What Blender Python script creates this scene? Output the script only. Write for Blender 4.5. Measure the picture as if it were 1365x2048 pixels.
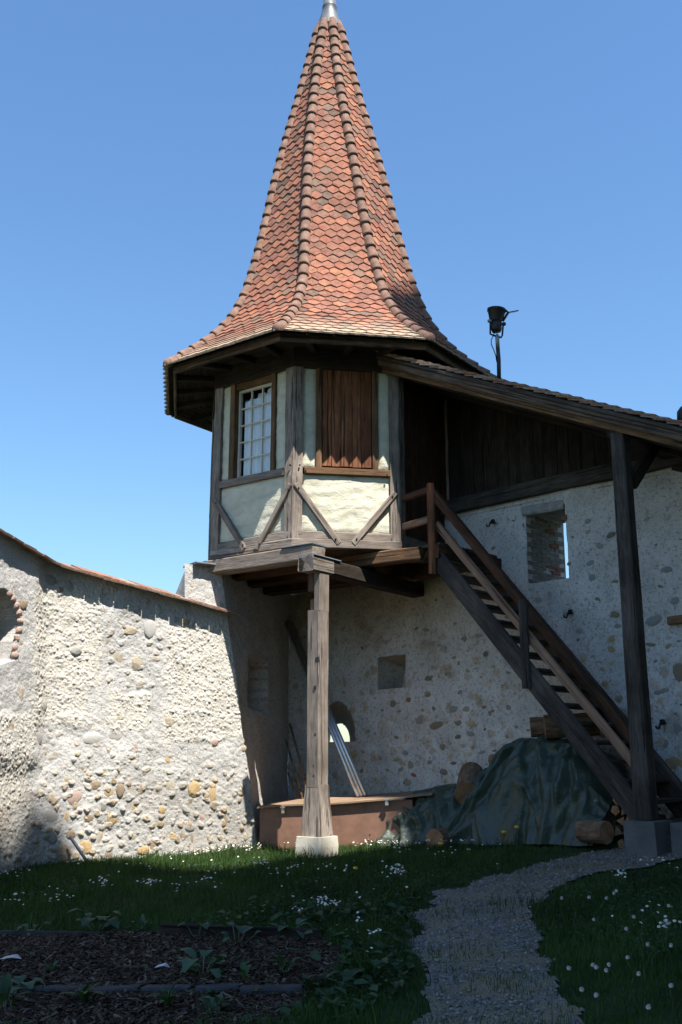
import bpy, math, random
import numpy as np
from mathutils import Vector, Matrix

random.seed(7)
rng = np.random.default_rng(7)
rad = math.radians
for o in list(bpy.data.objects):
    bpy.data.objects.remove(o)
SC = bpy.context.scene
COL = SC.collection

# ------------------------------------------------------------------ camera
F_PX = 2000.0                       # focal length in pixels of the 2048 px high picture
HORIZON = 1520.0
PITCH = math.atan((HORIZON - 1024) / F_PX)
cam = bpy.data.cameras.new('camera')
cam.sensor_fit = 'VERTICAL'
cam.sensor_height = 36.0
cam.sensor_width = 24.0
cam.lens = F_PX / 2048 * 36.0
cam.clip_start = 0.05
cam.clip_end = 3000
cam_ob = bpy.data.objects.new('camera', cam)
COL.objects.link(cam_ob)
cam_ob.rotation_euler = (math.pi / 2 + PITCH, 0, 0)
SC.camera = cam_ob

# ------------------------------------------------------------------ sky, sun, exposure
SUN_AZ = rad(30.0)                  # from behind the camera towards its right
SUN_EL = rad(60.8)
world = bpy.data.worlds.new('World')
SC.world = world
world.use_nodes = True
wn = world.node_tree
for n in list(wn.nodes):
    wn.nodes.remove(n)
sky = wn.nodes.new('ShaderNodeTexSky')
sky.sky_type = 'NISHITA'
sky.sun_disc = False
sky.sun_elevation = SUN_EL
sky.sun_rotation = math.pi - SUN_AZ
sky.altitude = 0
sky.air_density = 1.6
sky.dust_density = 0.3
sky.ozone_density = 10.0
bg = wn.nodes.new('ShaderNodeBackground')
bg.inputs['Strength'].default_value = 0.073
wo = wn.nodes.new('ShaderNodeOutputWorld')
tint = wn.nodes.new('ShaderNodeMix')
tint.data_type = 'RGBA'
tint.blend_type = 'MULTIPLY'
tint.inputs[0].default_value = 1.0
tint.inputs[7].default_value = (.93, 1.0, 1.04, 1)      # cleaner, less violet blue
wn.links.new(sky.outputs[0], tint.inputs[6])
wn.links.new(tint.outputs[2], bg.inputs[0])
wn.links.new(bg.outputs[0], wo.inputs[0])
sun = bpy.data.lights.new('sun', 'SUN')
sun.energy = 4.5
sun.angle = rad(0.53)
sun.color = (1.0, 0.955, 0.88)
sun_ob = bpy.data.objects.new('sun', sun)
COL.objects.link(sun_ob)
SUN_DIR = Vector((math.cos(SUN_EL) * math.sin(SUN_AZ), -math.cos(SUN_EL) * math.cos(SUN_AZ), math.sin(SUN_EL)))
sun_ob.rotation_euler = SUN_DIR.to_track_quat('Z', 'Y').to_euler()
sun_ob.location = (8, -10, 30)
SC.view_settings.view_transform = 'Standard'
SC.view_settings.look = 'None'
SC.view_settings.exposure = 1.35
SC.view_settings.gamma = 1.0
SC.view_settings.use_curve_mapping = False

# ------------------------------------------------------------------ survey helpers
cp, sp = math.cos(PITCH), math.sin(PITCH)


def ray(px, py):
    a = (px - 682.5) / F_PX
    b = (1024 - py) / F_PX
    return np.array([a, cp - b * sp, sp + b * cp])


def on(px, py, n, o):
    r = ray(px, py)
    n = np.asarray(n, float)
    return r * (n @ np.asarray(o, float)) / (n @ r)


def on_y(px, py, y):
    r = ray(px, py)
    return r * (y / r[1])


def project(P):
    P = np.asarray(P, float)
    d = P[..., 1] * cp + P[..., 2] * sp
    v = P[..., 2] * cp - P[..., 1] * sp
    return 682.5 + F_PX * P[..., 0] / d, 1024 - F_PX * v / d


def zg(x, y):
    """height of the courtyard ground"""
    x = np.clip(np.asarray(x, float), -7, 7)
    y = np.clip(np.asarray(y, float), -6, 40)
    t = x + .25
    z = -1.0 + np.where(t > 0, .085 * t, .018 * t) - .06 * np.maximum(0, 10.5 - y)
    return z + .012 * np.sin(x * 2.1 + y * 1.3) + .008 * np.sin(x * 4.3 - y * 3.1)


def gnd(px, py):
    r = ray(px, py)
    lo, hi = 1.0, 40.0
    for i in range(50):
        m = .5 * (lo + hi)
        P = r * m
        if P[2] > zg(P[0], P[1]):
            lo = m
        else:
            hi = m
    return r * lo


# ------------------------------------------------------------------ noise (numpy)
def _hash(ix, iy, seed):
    h = (ix.astype(np.int64) * 374761393 + iy.astype(np.int64) * 668265263 + seed * 1442695041) & 0xffffffff
    h = ((h ^ (h >> 13)) * 1274126177) & 0xffffffff
    h = h ^ (h >> 16)
    return (h & 0xffff) / 65535.0


def vnoise(x, y, seed=0):
    x = np.asarray(x, float)
    y = np.asarray(y, float)
    ix = np.floor(x)
    iy = np.floor(y)
    fx = x - ix
    fy = y - iy
    fx = fx * fx * (3 - 2 * fx)
    fy = fy * fy * (3 - 2 * fy)
    a = _hash(ix, iy, seed)
    b = _hash(ix + 1, iy, seed)
    c = _hash(ix, iy + 1, seed)
    d = _hash(ix + 1, iy + 1, seed)
    return (a * (1 - fx) + b * fx) * (1 - fy) + (c * (1 - fx) + d * fx) * fy


def fbm(x, y, seed=0, oct=4, gain=.5):
    s = 0
    a = 1
    t = 0
    for i in range(oct):
        s = s + a * vnoise(x * 2 ** i + i * 17.3, y * 2 ** i - i * 9.1, seed + i)
        t += a
        a *= gain
    return s / t - .5


def smooth(a, b, x):
    t = np.clip((np.asarray(x, float) - a) / (b - a), 0, 1)
    return t * t * (3 - 2 * t)


def in_poly(x, y, poly):
    x = np.asarray(x)
    y = np.asarray(y)
    r = np.zeros(x.shape, bool)
    n = len(poly)
    j = n - 1
    for i in range(n):
        xi, yi = poly[i][0], poly[i][1]
        xj, yj = poly[j][0], poly[j][1]
        c = ((yi > y) != (yj > y)) & (x < (xj - xi) * (y - yi) / (yj - yi + 1e-12) + xi)
        r ^= c
        j = i
    return r


# ------------------------------------------------------------------ objects
WORLD_M = {}


def M_of(o):
    return WORLD_M.get(o.name, Matrix.Identity(4))


def setup(o, M, parent):
    if M is None:
        M = Matrix.Identity(4)
    WORLD_M[o.name] = M
    if parent is not None:
        o.parent = parent
        o.matrix_basis = M_of(parent).inverted() @ M
    else:
        o.matrix_basis = M


def link(name, me, mat=None, parent=None, M=None):
    o = bpy.data.objects.new(name, me)
    COL.objects.link(o)
    if mat is not None and len(me.materials) == 0:
        me.materials.append(mat)
    setup(o, M, parent)
    return o


def empty(name, loc, label, cat, group=None):
    o = bpy.data.objects.new(name, None)
    COL.objects.link(o)
    o.empty_display_size = .2
    setup(o, Matrix.Translation(Vector(loc)), None)
    return tag(o, label, cat, group)


def tag(o, label, cat, group=None, kind=None):
    o['label'] = label
    o['category'] = cat
    if group:
        o['group'] = group
    if kind:
        o['kind'] = kind
    return o


def structure(o):
    o['kind'] = 'structure'
    return o


def stuff(o):
    o['kind'] = 'stuff'
    return o


def mesh_np(name, V, Fs, smooth_shade=False, attrs=None):
    """V (n,3); Fs list of (k, array(m,k)) or one array"""
    me = bpy.data.meshes.new(name)
    V = np.asarray(V, np.float32)
    if not isinstance(Fs, list):
        Fs = [Fs]
    Fs = [np.asarray(f, np.int32) for f in Fs if len(f)]
    nl = sum(f.size for f in Fs)
    npoly = sum(len(f) for f in Fs)
    me.vertices.add(len(V))
    me.vertices.foreach_set('co', V.ravel())
    me.loops.add(nl)
    me.polygons.add(npoly)
    me.loops.foreach_set('vertex_index', np.concatenate([f.ravel() for f in Fs]))
    tot = np.concatenate([np.full(len(f), f.shape[1], np.int32) for f in Fs])
    st = np.concatenate([[0], np.cumsum(tot)[:-1]]).astype(np.int32)
    me.polygons.foreach_set('loop_start', st)
    me.polygons.foreach_set('loop_total', tot)
    me.polygons.foreach_set('use_smooth', np.full(npoly, bool(smooth_shade)))
    if attrs:
        for k, a in attrs.items():
            at = me.attributes.new(k, 'FLOAT', 'POINT')
            at.data.foreach_set('value', np.asarray(a, np.float32))
    me.update()
    me.validate()
    return me


def grid_faces(nu, nv, keep=None):
    i, j = np.meshgrid(np.arange(nu - 1), np.arange(nv - 1), indexing='ij')
    a = i * nv + j
    q = np.stack([a, a + nv, a + nv + 1, a + 1], -1)
    if keep is not None:
        q = q[keep]
    return q.reshape(-1, 4)


def mat3(X, Y, Z, loc):
    M = Matrix.Identity(4)
    for i in range(3):
        M[i][0] = X[i]
        M[i][1] = Y[i]
        M[i][2] = Z[i]
        M[i][3] = loc[i]
    return M


def nrm(v):
    v = np.asarray(v, float)
    return v / np.linalg.norm(v)


def rect(w, h, c=.012):
    c = min(c, w * .3, h * .3)
    a, b = w / 2, h / 2
    return [(-a + c, -b), (a - c, -b), (a, -b + c), (a, b - c), (a - c, b), (-a + c, b), (-a, b - c), (-a, -b + c)]


_seed = [0]


def extrude_mesh(poly, L, seg, wob, rough_ends=0, taper=None):
    """prism along local X with a wobbling outline"""
    _seed[0] += 1
    k = _seed[0]
    poly = np.asarray(poly, float)
    n = len(poly)
    xs = np.linspace(0, L, seg + 1)
    V = np.zeros((seg + 1, n, 3))
    for i, x in enumerate(xs):
        sc = 1.0 if taper is None else np.interp(x / L, [0, 1], taper)
        oy = wob * 1.6 * (vnoise(x * 1.7 + k * 3.1, k * 1.7, k) - .5)
        oz = wob * 1.6 * (vnoise(x * 1.7 + k * 5.1, k * 2.7, k + 1) - .5)
        r = 1 + wob * 6 * (vnoise(x * 5 + k, np.arange(n) * 1.3, k + 2) - .5) * .5
        V[i, :, 0] = x
        V[i, :, 1] = poly[:, 0] * sc * r + oy
        V[i, :, 2] = poly[:, 1] * sc * r + oz
    if rough_ends:
        e = rough_ends * (rng.random((2, n)) - .5)
        V[0, :, 0] += e[0]
        V[-1, :, 0] += e[1]
    idx = np.arange((seg + 1) * n).reshape(seg + 1, n)
    q = []
    for i in range(seg):
        for j in range(n):
            q.append((idx[i, j], idx[i, (j + 1) % n], idx[i + 1, (j + 1) % n], idx[i + 1, j]))
    return V.reshape(-1, 3), np.array(q)[:, ::-1], idx


def prism(name, poly, L, M, mat, parent=None, seg=None, wob=.006, rough_ends=0, taper=None, end_mat=None):
    if seg is None:
        seg = max(1, int(L / .12))
    V, q, idx = extrude_mesh(poly, L, seg, wob, rough_ends, taper)
    n = len(poly)
    caps = np.array([list(idx[0]), list(idx[-1][::-1])])
    me = mesh_np(name, V, [q, caps])
    if end_mat is not None:
        me.materials.append(mat)
        me.materials.append(end_mat)
        me.polygons.foreach_set('material_index', np.array([0] * len(q) + [1, 1], np.int32))
    return link(name, me, mat, parent, M)


def beam(name, p0, p1, w, h, mat, parent=None, up=(0, 0, 1), seg=None, wob=.006, ch=.012, rough_ends=0, taper=None):
    p0 = np.asarray(p0, float)
    p1 = np.asarray(p1, float)
    X = nrm(p1 - p0)
    up = np.asarray(up, float)
    if abs(X @ up) > .98:
        up = np.array((0, 1., 0))
    Y = nrm(np.cross(up, X))
    Z = np.cross(X, Y)
    return prism(name, rect(w, h, ch), np.linalg.norm(p1 - p0), mat3(X, Y, Z, p0), mat, parent, seg, wob, rough_ends, taper)


def tube_mesh(pts, rads, k=10, cap=True):
    pts = np.asarray(pts, float)
    n = len(pts)
    if np.isscalar(rads):
        rads = [rads] * n
    V = []
    prev = None
    for i in range(n):
        t = nrm(pts[min(i + 1, n - 1)] - pts[max(i - 1, 0)])
        if prev is None:
            a = np.array((0, 0, 1.)) if abs(t[2]) < .9 else np.array((0, 1., 0))
        else:
            a = prev
        u = nrm(a - t * (a @ t))
        prev = u
        w = np.cross(t, u)
        for j in range(k):
            th = 2 * math.pi * j / k
            V.append(pts[i] + rads[i] * (math.cos(th) * u + math.sin(th) * w))
    q = [(i * k + j, i * k + (j + 1) % k, (i + 1) * k + (j + 1) % k, (i + 1) * k + j) for i in range(n - 1) for j in range(k)]
    Fs = [np.array(q)]
    if cap:
        Fs.append(np.array([list(range(k))[::-1], [(n - 1) * k + j for j in range(k)]]))
    return V, Fs


def tube(name, pts, rads, mat, parent=None, k=10, smooth_shade=True):
    pts = np.asarray(pts, float)
    o = pts[0].copy()
    V, Fs = tube_mesh(pts - o, rads, k)
    return link(name, mesh_np(name, V, Fs, smooth_shade), mat, parent, Matrix.Translation(Vector(o)))


def rough_quad(name, p00, p10, p11, p01, res, amp, mat, parent=None, freq=8., seed=3, attrs=None):
    """bumpy sheet between four corners; its normal is (p10-p00)x(p01-p00)"""
    p00, p10, p11, p01 = [np.asarray(p, float) for p in (p00, p10, p11, p01)]
    lu = max(np.linalg.norm(p10 - p00), np.linalg.norm(p11 - p01))
    lv = max(np.linalg.norm(p01 - p00), np.linalg.norm(p11 - p10))
    nu = max(3, int(lu / res) + 1)
    nv = max(3, int(lv / res) + 1)
    u, v = np.meshgrid(np.linspace(0, 1, nu), np.linspace(0, 1, nv), indexing='ij')
    P = (p00 * ((1 - u) * (1 - v))[..., None] + p10 * (u * (1 - v))[..., None] + p11 * (u * v)[..., None] + p01 * ((1 - u) * v)[..., None])
    N = nrm(np.cross(p10 - p00, p01 - p00))
    d = amp * 2 * fbm(u * lu * freq, v * lv * freq, seed, 4, .6)
    P = P + N * d[..., None]
    o = p00
    return link(name, mesh_np(name, (P - o).reshape(-1, 3), grid_faces(nu, nv), True), mat, parent, Matrix.Translation(Vector(o)))


def copy_of(src, name, M, parent):
    o = bpy.data.objects.new(name, src.data)
    COL.objects.link(o)
    setup(o, M, parent)
    return o


# ------------------------------------------------------------------ materials
class NT:
    def __init__(s, name, rough=.8, spec=.3):
        s.m = bpy.data.materials.new(name)
        s.m.use_nodes = True
        s.t = s.m.node_tree
        s.b = s.t.nodes['Principled BSDF']
        s.b.inputs['Roughness'].default_value = rough
        s.b.inputs['Specular IOR Level'].default_value = spec
        s._co = None

    def n(s, typ, **kw):
        x = s.t.nodes.new(typ)
        for k, v in kw.items():
            setattr(x, k, v)
        return x

    def l(s, a, b):
        s.t.links.new(a, b)

    def val(s, inp, v):
        if hasattr(v, 'links') or isinstance(v, bpy.types.NodeSocket):
            s.l(v, inp)
        else:
            if isinstance(v, (tuple, list)) and len(v) == 3 and inp.type == 'RGBA':
                v = (*v, 1)
            inp.default_value = v

    def rand(s):
        g = s.n('ShaderNodeNewGeometry')
        o = s.n('ShaderNodeObjectInfo')
        a = s.math('ADD', g.outputs['Random Per Island'], o.outputs['Random'])
        return s.math('FRACT', a)

    def objrand(s):
        return s.n('ShaderNodeObjectInfo').outputs['Random']

    def coord(s, kind='Object', scale=(1, 1, 1), shift=True):
        tc = s.n('ShaderNodeTexCoord')
        mp = s.n('ShaderNodeMapping')
        s.l(tc.outputs[kind], mp.inputs['Vector'])
        mp.inputs['Scale'].default_value = scale
        if shift:
            v = s.math('MULTIPLY', s.objrand(), 37.0)
            c = s.n('ShaderNodeCombineXYZ')
            s.l(v, c.inputs[0])
            s.l(v, c.inputs[1])
            s.l(v, c.inputs[2])
            s.l(c.outputs[0], mp.inputs['Location'])
        return mp.outputs[0]

    def pos(s, scale=(1, 1, 1)):
        g = s.n('ShaderNodeNewGeometry')
        mp = s.n('ShaderNodeMapping')
        s.l(g.outputs['Position'], mp.inputs['Vector'])
        mp.inputs['Scale'].default_value = scale
        return mp.outputs[0]

    def noise(s, vec, scale, detail=4, rough=.55, dist=0.0):
        x = s.n('ShaderNodeTexNoise')
        s.l(vec, x.inputs['Vector'])
        x.inputs['Scale'].default_value = scale
        x.inputs['Detail'].default_value = detail
        x.inputs['Roughness'].default_value = rough
        x.inputs['Distortion'].default_value = dist
        return x.outputs['Fac']

    def voro(s, vec, scale, feature='F1', out='Distance'):
        x = s.n('ShaderNodeTexVoronoi', feature=feature)
        s.l(vec, x.inputs['Vector'])
        x.inputs['Scale'].default_value = scale
        return x.outputs[out]

    def math(s, op, a, b=0.0, c=0.0):
        x = s.n('ShaderNodeMath', operation=op)
        s.val(x.inputs[0], a)
        s.val(x.inputs[1], b)
        s.val(x.inputs[2], c)
        return x.outputs[0]

    def ramp(s, fac, stops, interp='LINEAR'):
        x = s.n('ShaderNodeValToRGB')
        x.color_ramp.interpolation = interp
        e = x.color_ramp.elements
        while len(e) < len(stops):
            e.new(.5)
        for i, (p, c) in enumerate(stops):
            e[i].position = p
            if not isinstance(c, (tuple, list)):
                c = (c, c, c)
            e[i].color = (*c, 1)
        s.l(fac, x.inputs[0])
        return x.outputs[0]

    def mix(s, fac, a, b, mode='MIX'):
        x = s.n('ShaderNodeMix', data_type='RGBA', blend_type=mode)
        s.val(x.inputs[0], fac)
        s.val(x.inputs[6], a)
        s.val(x.inputs[7], b)
        return x.outputs[2]

    def attr(s, name):
        return s.n('ShaderNodeAttribute', attribute_name=name).outputs['Fac']

    def bump(s, h, strength=.5, dist=.01, prev=None):
        x = s.n('ShaderNodeBump')
        s.l(h, x.inputs['Height'])
        x.inputs['Strength'].default_value = strength
        x.inputs['Distance'].default_value = dist
        if prev is not None:
            s.l(prev, x.inputs['Normal'])
        s.l(x.outputs[0], s.b.inputs['Normal'])
        return x.outputs[0]

    def color(s, c):
        s.val(s.b.inputs['Base Color'], c)
        return s.m


def wood(name, dark, mid, light, patch=.5, rough=.85, fine=60, bump=.5):
    s = NT(name, rough, .2)
    v = s.coord('Object', (1.2, 1, 1))
    vs = s.coord('Object', (.10, 1, 1))
    g1 = s.noise(vs, fine, 6, .65, .3)
    g2 = s.noise(vs, fine * .22, 5, .6, 1.2)
    big = s.noise(v, 1.6, 4, .6)
    g = s.math('ADD', s.math('MULTIPLY', g1, .55), s.math('MULTIPLY', g2, .45))
    c = s.ramp(g, [(.33, dark), (.5, mid), (.68, light)])
    shade = s.ramp(big, [(.35, (1 - patch,) * 3), (.65, (1, 1, 1))])
    c = s.mix(1.0, c, shade, 'MULTIPLY')
    rb = s.ramp(s.objrand(), [(0, .82), (1, 1.1)])
    c = s.mix(1.0, c, rb, 'MULTIPLY')
    crack = s.ramp(s.noise(s.coord('Object', (.025, 1, 1)), 26, 3, .5, .6), [(.0, 0), (.352, 0), (.385, 1)])
    c = s.mix(s.math('MULTIPLY', s.math('SUBTRACT', 1, crack), .75), c, tuple(x * .25 for x in dark))
    b = s.bump(g, bump, .012)
    s.bump(crack, .8, .02, b)
    return s.color(c)


MAT = {}
MAT['oak_grey'] = wood('weathered_oak', (.105, .083, .066), (.25, .203, .168), (.40, .345, .295), .4)
MAT['oak_post'] = wood('pale_oak', (.14, .112, .092), (.30, .25, .21), (.43, .375, .33), .4)
MAT['oak_brown'] = wood('brown_oak', (.07, .04, .022), (.17, .095, .05), (.27, .16, .085), .45)
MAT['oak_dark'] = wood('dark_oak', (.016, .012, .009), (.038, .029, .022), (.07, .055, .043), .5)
MAT['timber_dark'] = wood('dark_timber', (.032, .026, .022), (.082, .067, .056), (.145, .122, .104), .5)
MAT['timber_red'] = wood('reddish_dark_timber', (.03, .014, .008), (.085, .038, .02), (.15, .075, .04), .5)
MAT['rail_new'] = wood('newer_rail_wood', (.16, .085, .052), (.27, .16, .105), (.36, .23, .16), .3)
MAT['shutter'] = wood('shutter_wood', (.09, .03, .015), (.25, .095, .045), (.40, .19, .09), .4, .7, 40)
MAT['log_wood'] = wood('cut_log_wood', (.16, .08, .04), (.30, .17, .09), (.42, .27, .16), .4)
MAT['barge'] = wood('barge_board', (.06, .035, .022), (.15, .10, .07), (.24, .18, .14), .5)

# plaster infill
s = NT('lime_plaster', .95, .1)
p = s.coord('Object', (1, 1, 1))
n1 = s.noise(s.coord('Object', (.6, 1, 2.2)), 9, 8, .65, .4)
n2 = s.noise(p, 70, 4, .6)
c = s.ramp(n1, [(.3, (.45, .43, .335)), (.55, (.57, .55, .435)), (.8, (.63, .615, .50))])
b = s.bump(n1, .6, .03)
s.bump(n2, .45, .006, b)
MAT['plaster'] = s.color(c)

# rubble wall with roughcast (attribute zone: 1 roughcast, 0 mortar; damp: stains)
def rubble(name, mortar, mortar2, cast, cast2, stain, bump=1.0, pit_shade=(.33, .42)):
    s = NT(name, .95, .1)
    p = s.pos()
    z = s.attr('zone')
    st = s.attr('stain')
    m = s.ramp(s.noise(p, 3.2, 6, .62), [(.3, mortar2), (.62, mortar)])
    k = s.ramp(s.noise(p, 4.5, 6, .62), [(.32, cast2), (.62, cast)])
    c = s.mix(z, m, k)
    spk = s.ramp(s.noise(p, 55, 3, .6), [(.30, .5), (.45, 1.0), (.75, 1.08)])
    c = s.mix(.8, c, spk, 'MULTIPLY')
    pit = s.ramp(s.noise(p, 24, 5, .75), [(pit_shade[0], .42), (pit_shade[1], 1.0)])  # dark specks put the shade of small pits into the colour
    c = s.mix(.75, c, pit, 'MULTIPLY')
    tint = s.attr('tint')
    tc_ = s.ramp(tint, [(0, (1, 1, 1)), (.25, (.93, .80, .62)), (.45, (.80, .62, .42)), (.6, (.72, .66, .58)), (.8, (1.05, 1.02, .97)), (1, (.9, .72, .62))])
    c = s.mix(s.attr('stone'), c, s.mix(1, c, tc_, 'MULTIPLY'))
    c = s.mix(st, c, stain, 'MULTIPLY')
    n1 = s.noise(p, 48, 5, .7)
    n2 = s.noise(p, 170, 3, .6)
    b = s.bump(n1, bump, .014)
    s.bump(n2, .5, .004, b)
    return s.color(c)


MAT['wall_left'] = rubble('sunlit_rubble', (.49, .475, .45), (.39, .38, .365), (.56, .525, .465), (.46, .43, .38), (.55, .5, .44))
MAT['wall_back'] = rubble('plastered_rubble', (.64, .60, .555), (.46, .43, .39), (.73, .69, .645), (.55, .52, .48), (.66, .58, .47), 1.0, (.38, .47))

# field stones
s = NT('field_stone', .8, .3)
r = s.rand()
c = s.ramp(r, [(0, (.36, .33, .29)), (.2, (.44, .36, .26)), (.38, (.47, .33, .18)), (.52, (.34, .25, .17)), (.68, (.47, .45, .41)), (.84, (.42, .29, .22)), (1, (.30, .29, .26))], 'CONSTANT')
v = s.coord('Object')
c = s.mix(1, c, s.ramp(s.noise(v, 18, 5, .65), [(.3, .62), (.6, 1.06)]), 'MULTIPLY')
s.bump(s.noise(v, 30, 5, .65), .6, .01)
MAT['stone'] = s.color(c)
STONE_MATS = {}
for k, cc in dict(g=(.36, .34, .31), t=(.45, .38, .28), o=(.50, .35, .18), b=(.33, .25, .17), p=(.48, .34, .28), w=(.52, .50, .46), r=(.42, .17, .09), d=(.20, .19, .16)).items():
    s = NT('stone_' + dict(g='grey', t='tan', o='ochre', b='brown', p='pink', w='white', r='brick_red', d='dark')[k], .85, .25)
    v = s.coord('Object')
    col = s.ramp(s.noise(v, 14, 5, .65), [(.3, tuple(x * .6 for x in cc)), (.62, tuple(min(1, x * 1.08) for x in cc))])
    s.bump(s.noise(v, 26, 5, .65), .7, .012)
    STONE_MATS[k] = s.color(col)

# roof tiles
s = NT('clay_tile', .85, .2)
r = s.rand()
c = s.ramp(r, [(0, (.26, .097, .063)), (.14, (.325, .137, .085)), (.28, (.205, .09, .065)), (.42, (.355, .155, .091)), (.56, (.18, .085, .064)), (.68, (.295, .122, .083)), (.8, (.235, .113, .082)), (.9, (.195, .127, .092)), (1, (.115, .074, .058))])
v = s.pos()
c = s.mix(1, c, s.ramp(s.noise(v, 16, 5, .65), [(.28, .5), (.58, 1.05)]), 'MULTIPLY')
g = s.n('ShaderNodeNewGeometry')
sx = s.n('ShaderNodeSeparateXYZ')
s.l(g.outputs['Position'], sx.inputs[0])
low = s.ramp(s.math('MULTIPLY', s.math('SUBTRACT', sx.outputs[2], 4.7), 1.0), [(0.08, 1), (.55, .0)])
lich = s.ramp(s.noise(v, 30, 6, .7), [(.38, 0), (.62, 1)])
c = s.mix(s.math('MULTIPLY', low, s.math('ADD', s.math('MULTIPLY', lich, .6), .35)), c, (.44, .41, .31))
moss = s.ramp(s.noise(v, 7, 4, .7), [(.56, 0), (.72, 1)])
c = s.mix(s.math('MULTIPLY', moss, .45), c, (.22, .20, .13))
s.bump(s.noise(v, 60, 4, .6), .4, .006)
MAT['tile'] = s.color(c)

s = NT('ridge_tile_clay', .85, .2)
v = s.pos()
o_ = s.coord('Object', (1, 1, .04))
c = s.ramp(s.noise(v, 9, 5, .65), [(.3, (.13, .08, .062)), (.55, (.235, .14, .105)), (.75, (.29, .205, .165))])
st = s.noise(o_, 120, 2, .5)
c = s.mix(.5, c, s.ramp(st, [(.3, .6), (.7, 1.15)]), 'MULTIPLY')
s.bump(st, .6, .006)
MAT['ridge'] = s.color(c)

s = NT('old_flat_tile', .9, .15)
r = s.rand()
c = s.ramp(r, [(0, (.20, .115, .08)), (.3, (.30, .17, .115)), (.6, (.25, .16, .12)), (.85, (.33, .26, .21)), (1, (.36, .17, .10))])
c = s.mix(1, c, s.ramp(s.noise(s.pos(), 22, 5, .65), [(.3, .55), (.6, 1.05)]), 'MULTIPLY')
MAT['tile_old'] = s.color(c)

s = NT('lead_sheet', .5, .5)
s.b.inputs['Metallic'].default_value = .1
c = s.ramp(s.noise(s.pos((1, 1, .3)), 14, 5, .6), [(.3, (.07, .076, .085)), (.7, (.16, .17, .185))])
MAT['lead'] = s.color(c)


def plain(name, col, rough=.6, metal=0., spec=.3, var=.25, scale=12, bump=.25, bd=.006):
    s = NT(name, rough, spec)
    s.b.inputs['Metallic'].default_value = metal
    v = s.coord('Object')
    n = s.noise(v, scale, 6, .62)
    c = s.ramp(n, [(.3, tuple(x * (1 - var) for x in col)), (.68, tuple(min(1, x * (1 + var * .6)) for x in col))])
    if bump:
        s.bump(s.noise(v, scale * 5, 4, .6), bump, bd)
    return s.color(c)


MAT['slate'] = plain('slate', (.13, .15, .17), .55)
MAT['sandstone'] = plain('pale_sandstone', (.56, .52, .43), .9, 0, .15, .12, 9, .35)
MAT['concrete'] = plain('grey_stone', (.115, .115, .115), .9, 0, .2, .25, 7, .5)
MAT['iron'] = plain('black_iron', (.02, .02, .021), .5, .6)
MAT['black_metal'] = plain('black_metal', (.035, .036, .038), .42, .3)
MAT['pole_grey'] = plain('galvanised_pole', (.30, .32, .34), .45, .8)
MAT['alu'] = plain('aluminium_tube', (.62, .63, .64), .35, .9, .5, .1)
MAT['window_paint'] = plain('cream_window_paint', (.58, .55, .46), .6, 0, .3, .1)
MAT['curtain'] = plain('white_curtain', (.86, .86, .87), .95, 0, .05, .06)
MAT['interior'] = plain('dark_interior', (.03, .028, .025), .95)
MAT['box_brown'] = plain('brown_coated_plywood', (.23, .125, .085), .7, 0, .3, .22, 6, .3)
MAT['box_lid'] = plain('plywood_lid', (.26, .175, .115), .8, 0, .2, .3, 5, .3)
MAT['steel'] = plain('latch_steel', (.55, .54, .52), .4, .8)
MAT['pipe_blue'] = plain('grey_pipe', (.12, .135, .16), .5, .2)
MAT['bamboo'] = wood('old_stick', (.10, .055, .03), (.20, .12, .065), (.28, .18, .10), .4)
MAT['brick'] = plain('weathered_brick', (.22, .19, .165), .9, 0, .15, .45, 16, .6)
MAT['brick_red'] = plain('red_brick', (.22, .095, .062), .9, 0, .15, .45, 16, .6)
MAT['castle'] = plain('castle_render', (.40, .36, .30), .95, 0, .1, .2, 1.2, .4, .02)

s = NT('green_tarpaulin', .4, .45)
v = s.coord('Object')
n = s.noise(v, 5, 6, .6)
c = s.ramp(n, [(.3, (.040, .058, .042)), (.7, (.054, .073, .053))])
b = s.bump(s.noise(v, 9, 5, .6, .8), .5, .04)
MAT['tarp'] = s.color(c)

s = NT('log_end_grain', .9, .15)
v = s.coord('Object', (0, 1, 1), False)
ln = s.n('ShaderNodeVectorMath', operation='LENGTH')
s.l(v, ln.inputs[0])
rg = s.math('SINE', s.math('ADD', s.math('MULTIPLY', ln.outputs['Value'], 420), s.math('MULTIPLY', s.noise(v, 12, 4), 14)))
c = s.mix(s.math('ADD', s.math('MULTIPLY', rg, .3), .5), (.22, .12, .06), (.36, .22, .12))
c = s.mix(s.ramp(s.noise(v, 9, 5, .7), [(.35, .7), (.55, 0)]), c, (.10, .055, .03))
MAT['log_end'] = s.color(c)
s = NT('log_bark', .95, .1)
v = s.coord('Object', (.35, 1, 1))
n = s.noise(v, 22, 6, .7)
c = s.ramp(n, [(.3, (.07, .045, .03)), (.5, (.17, .11, .07)), (.7, (.30, .20, .13))])
s.bump(n, .9, .02)
MAT['log_bark'] = s.color(c)

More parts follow.
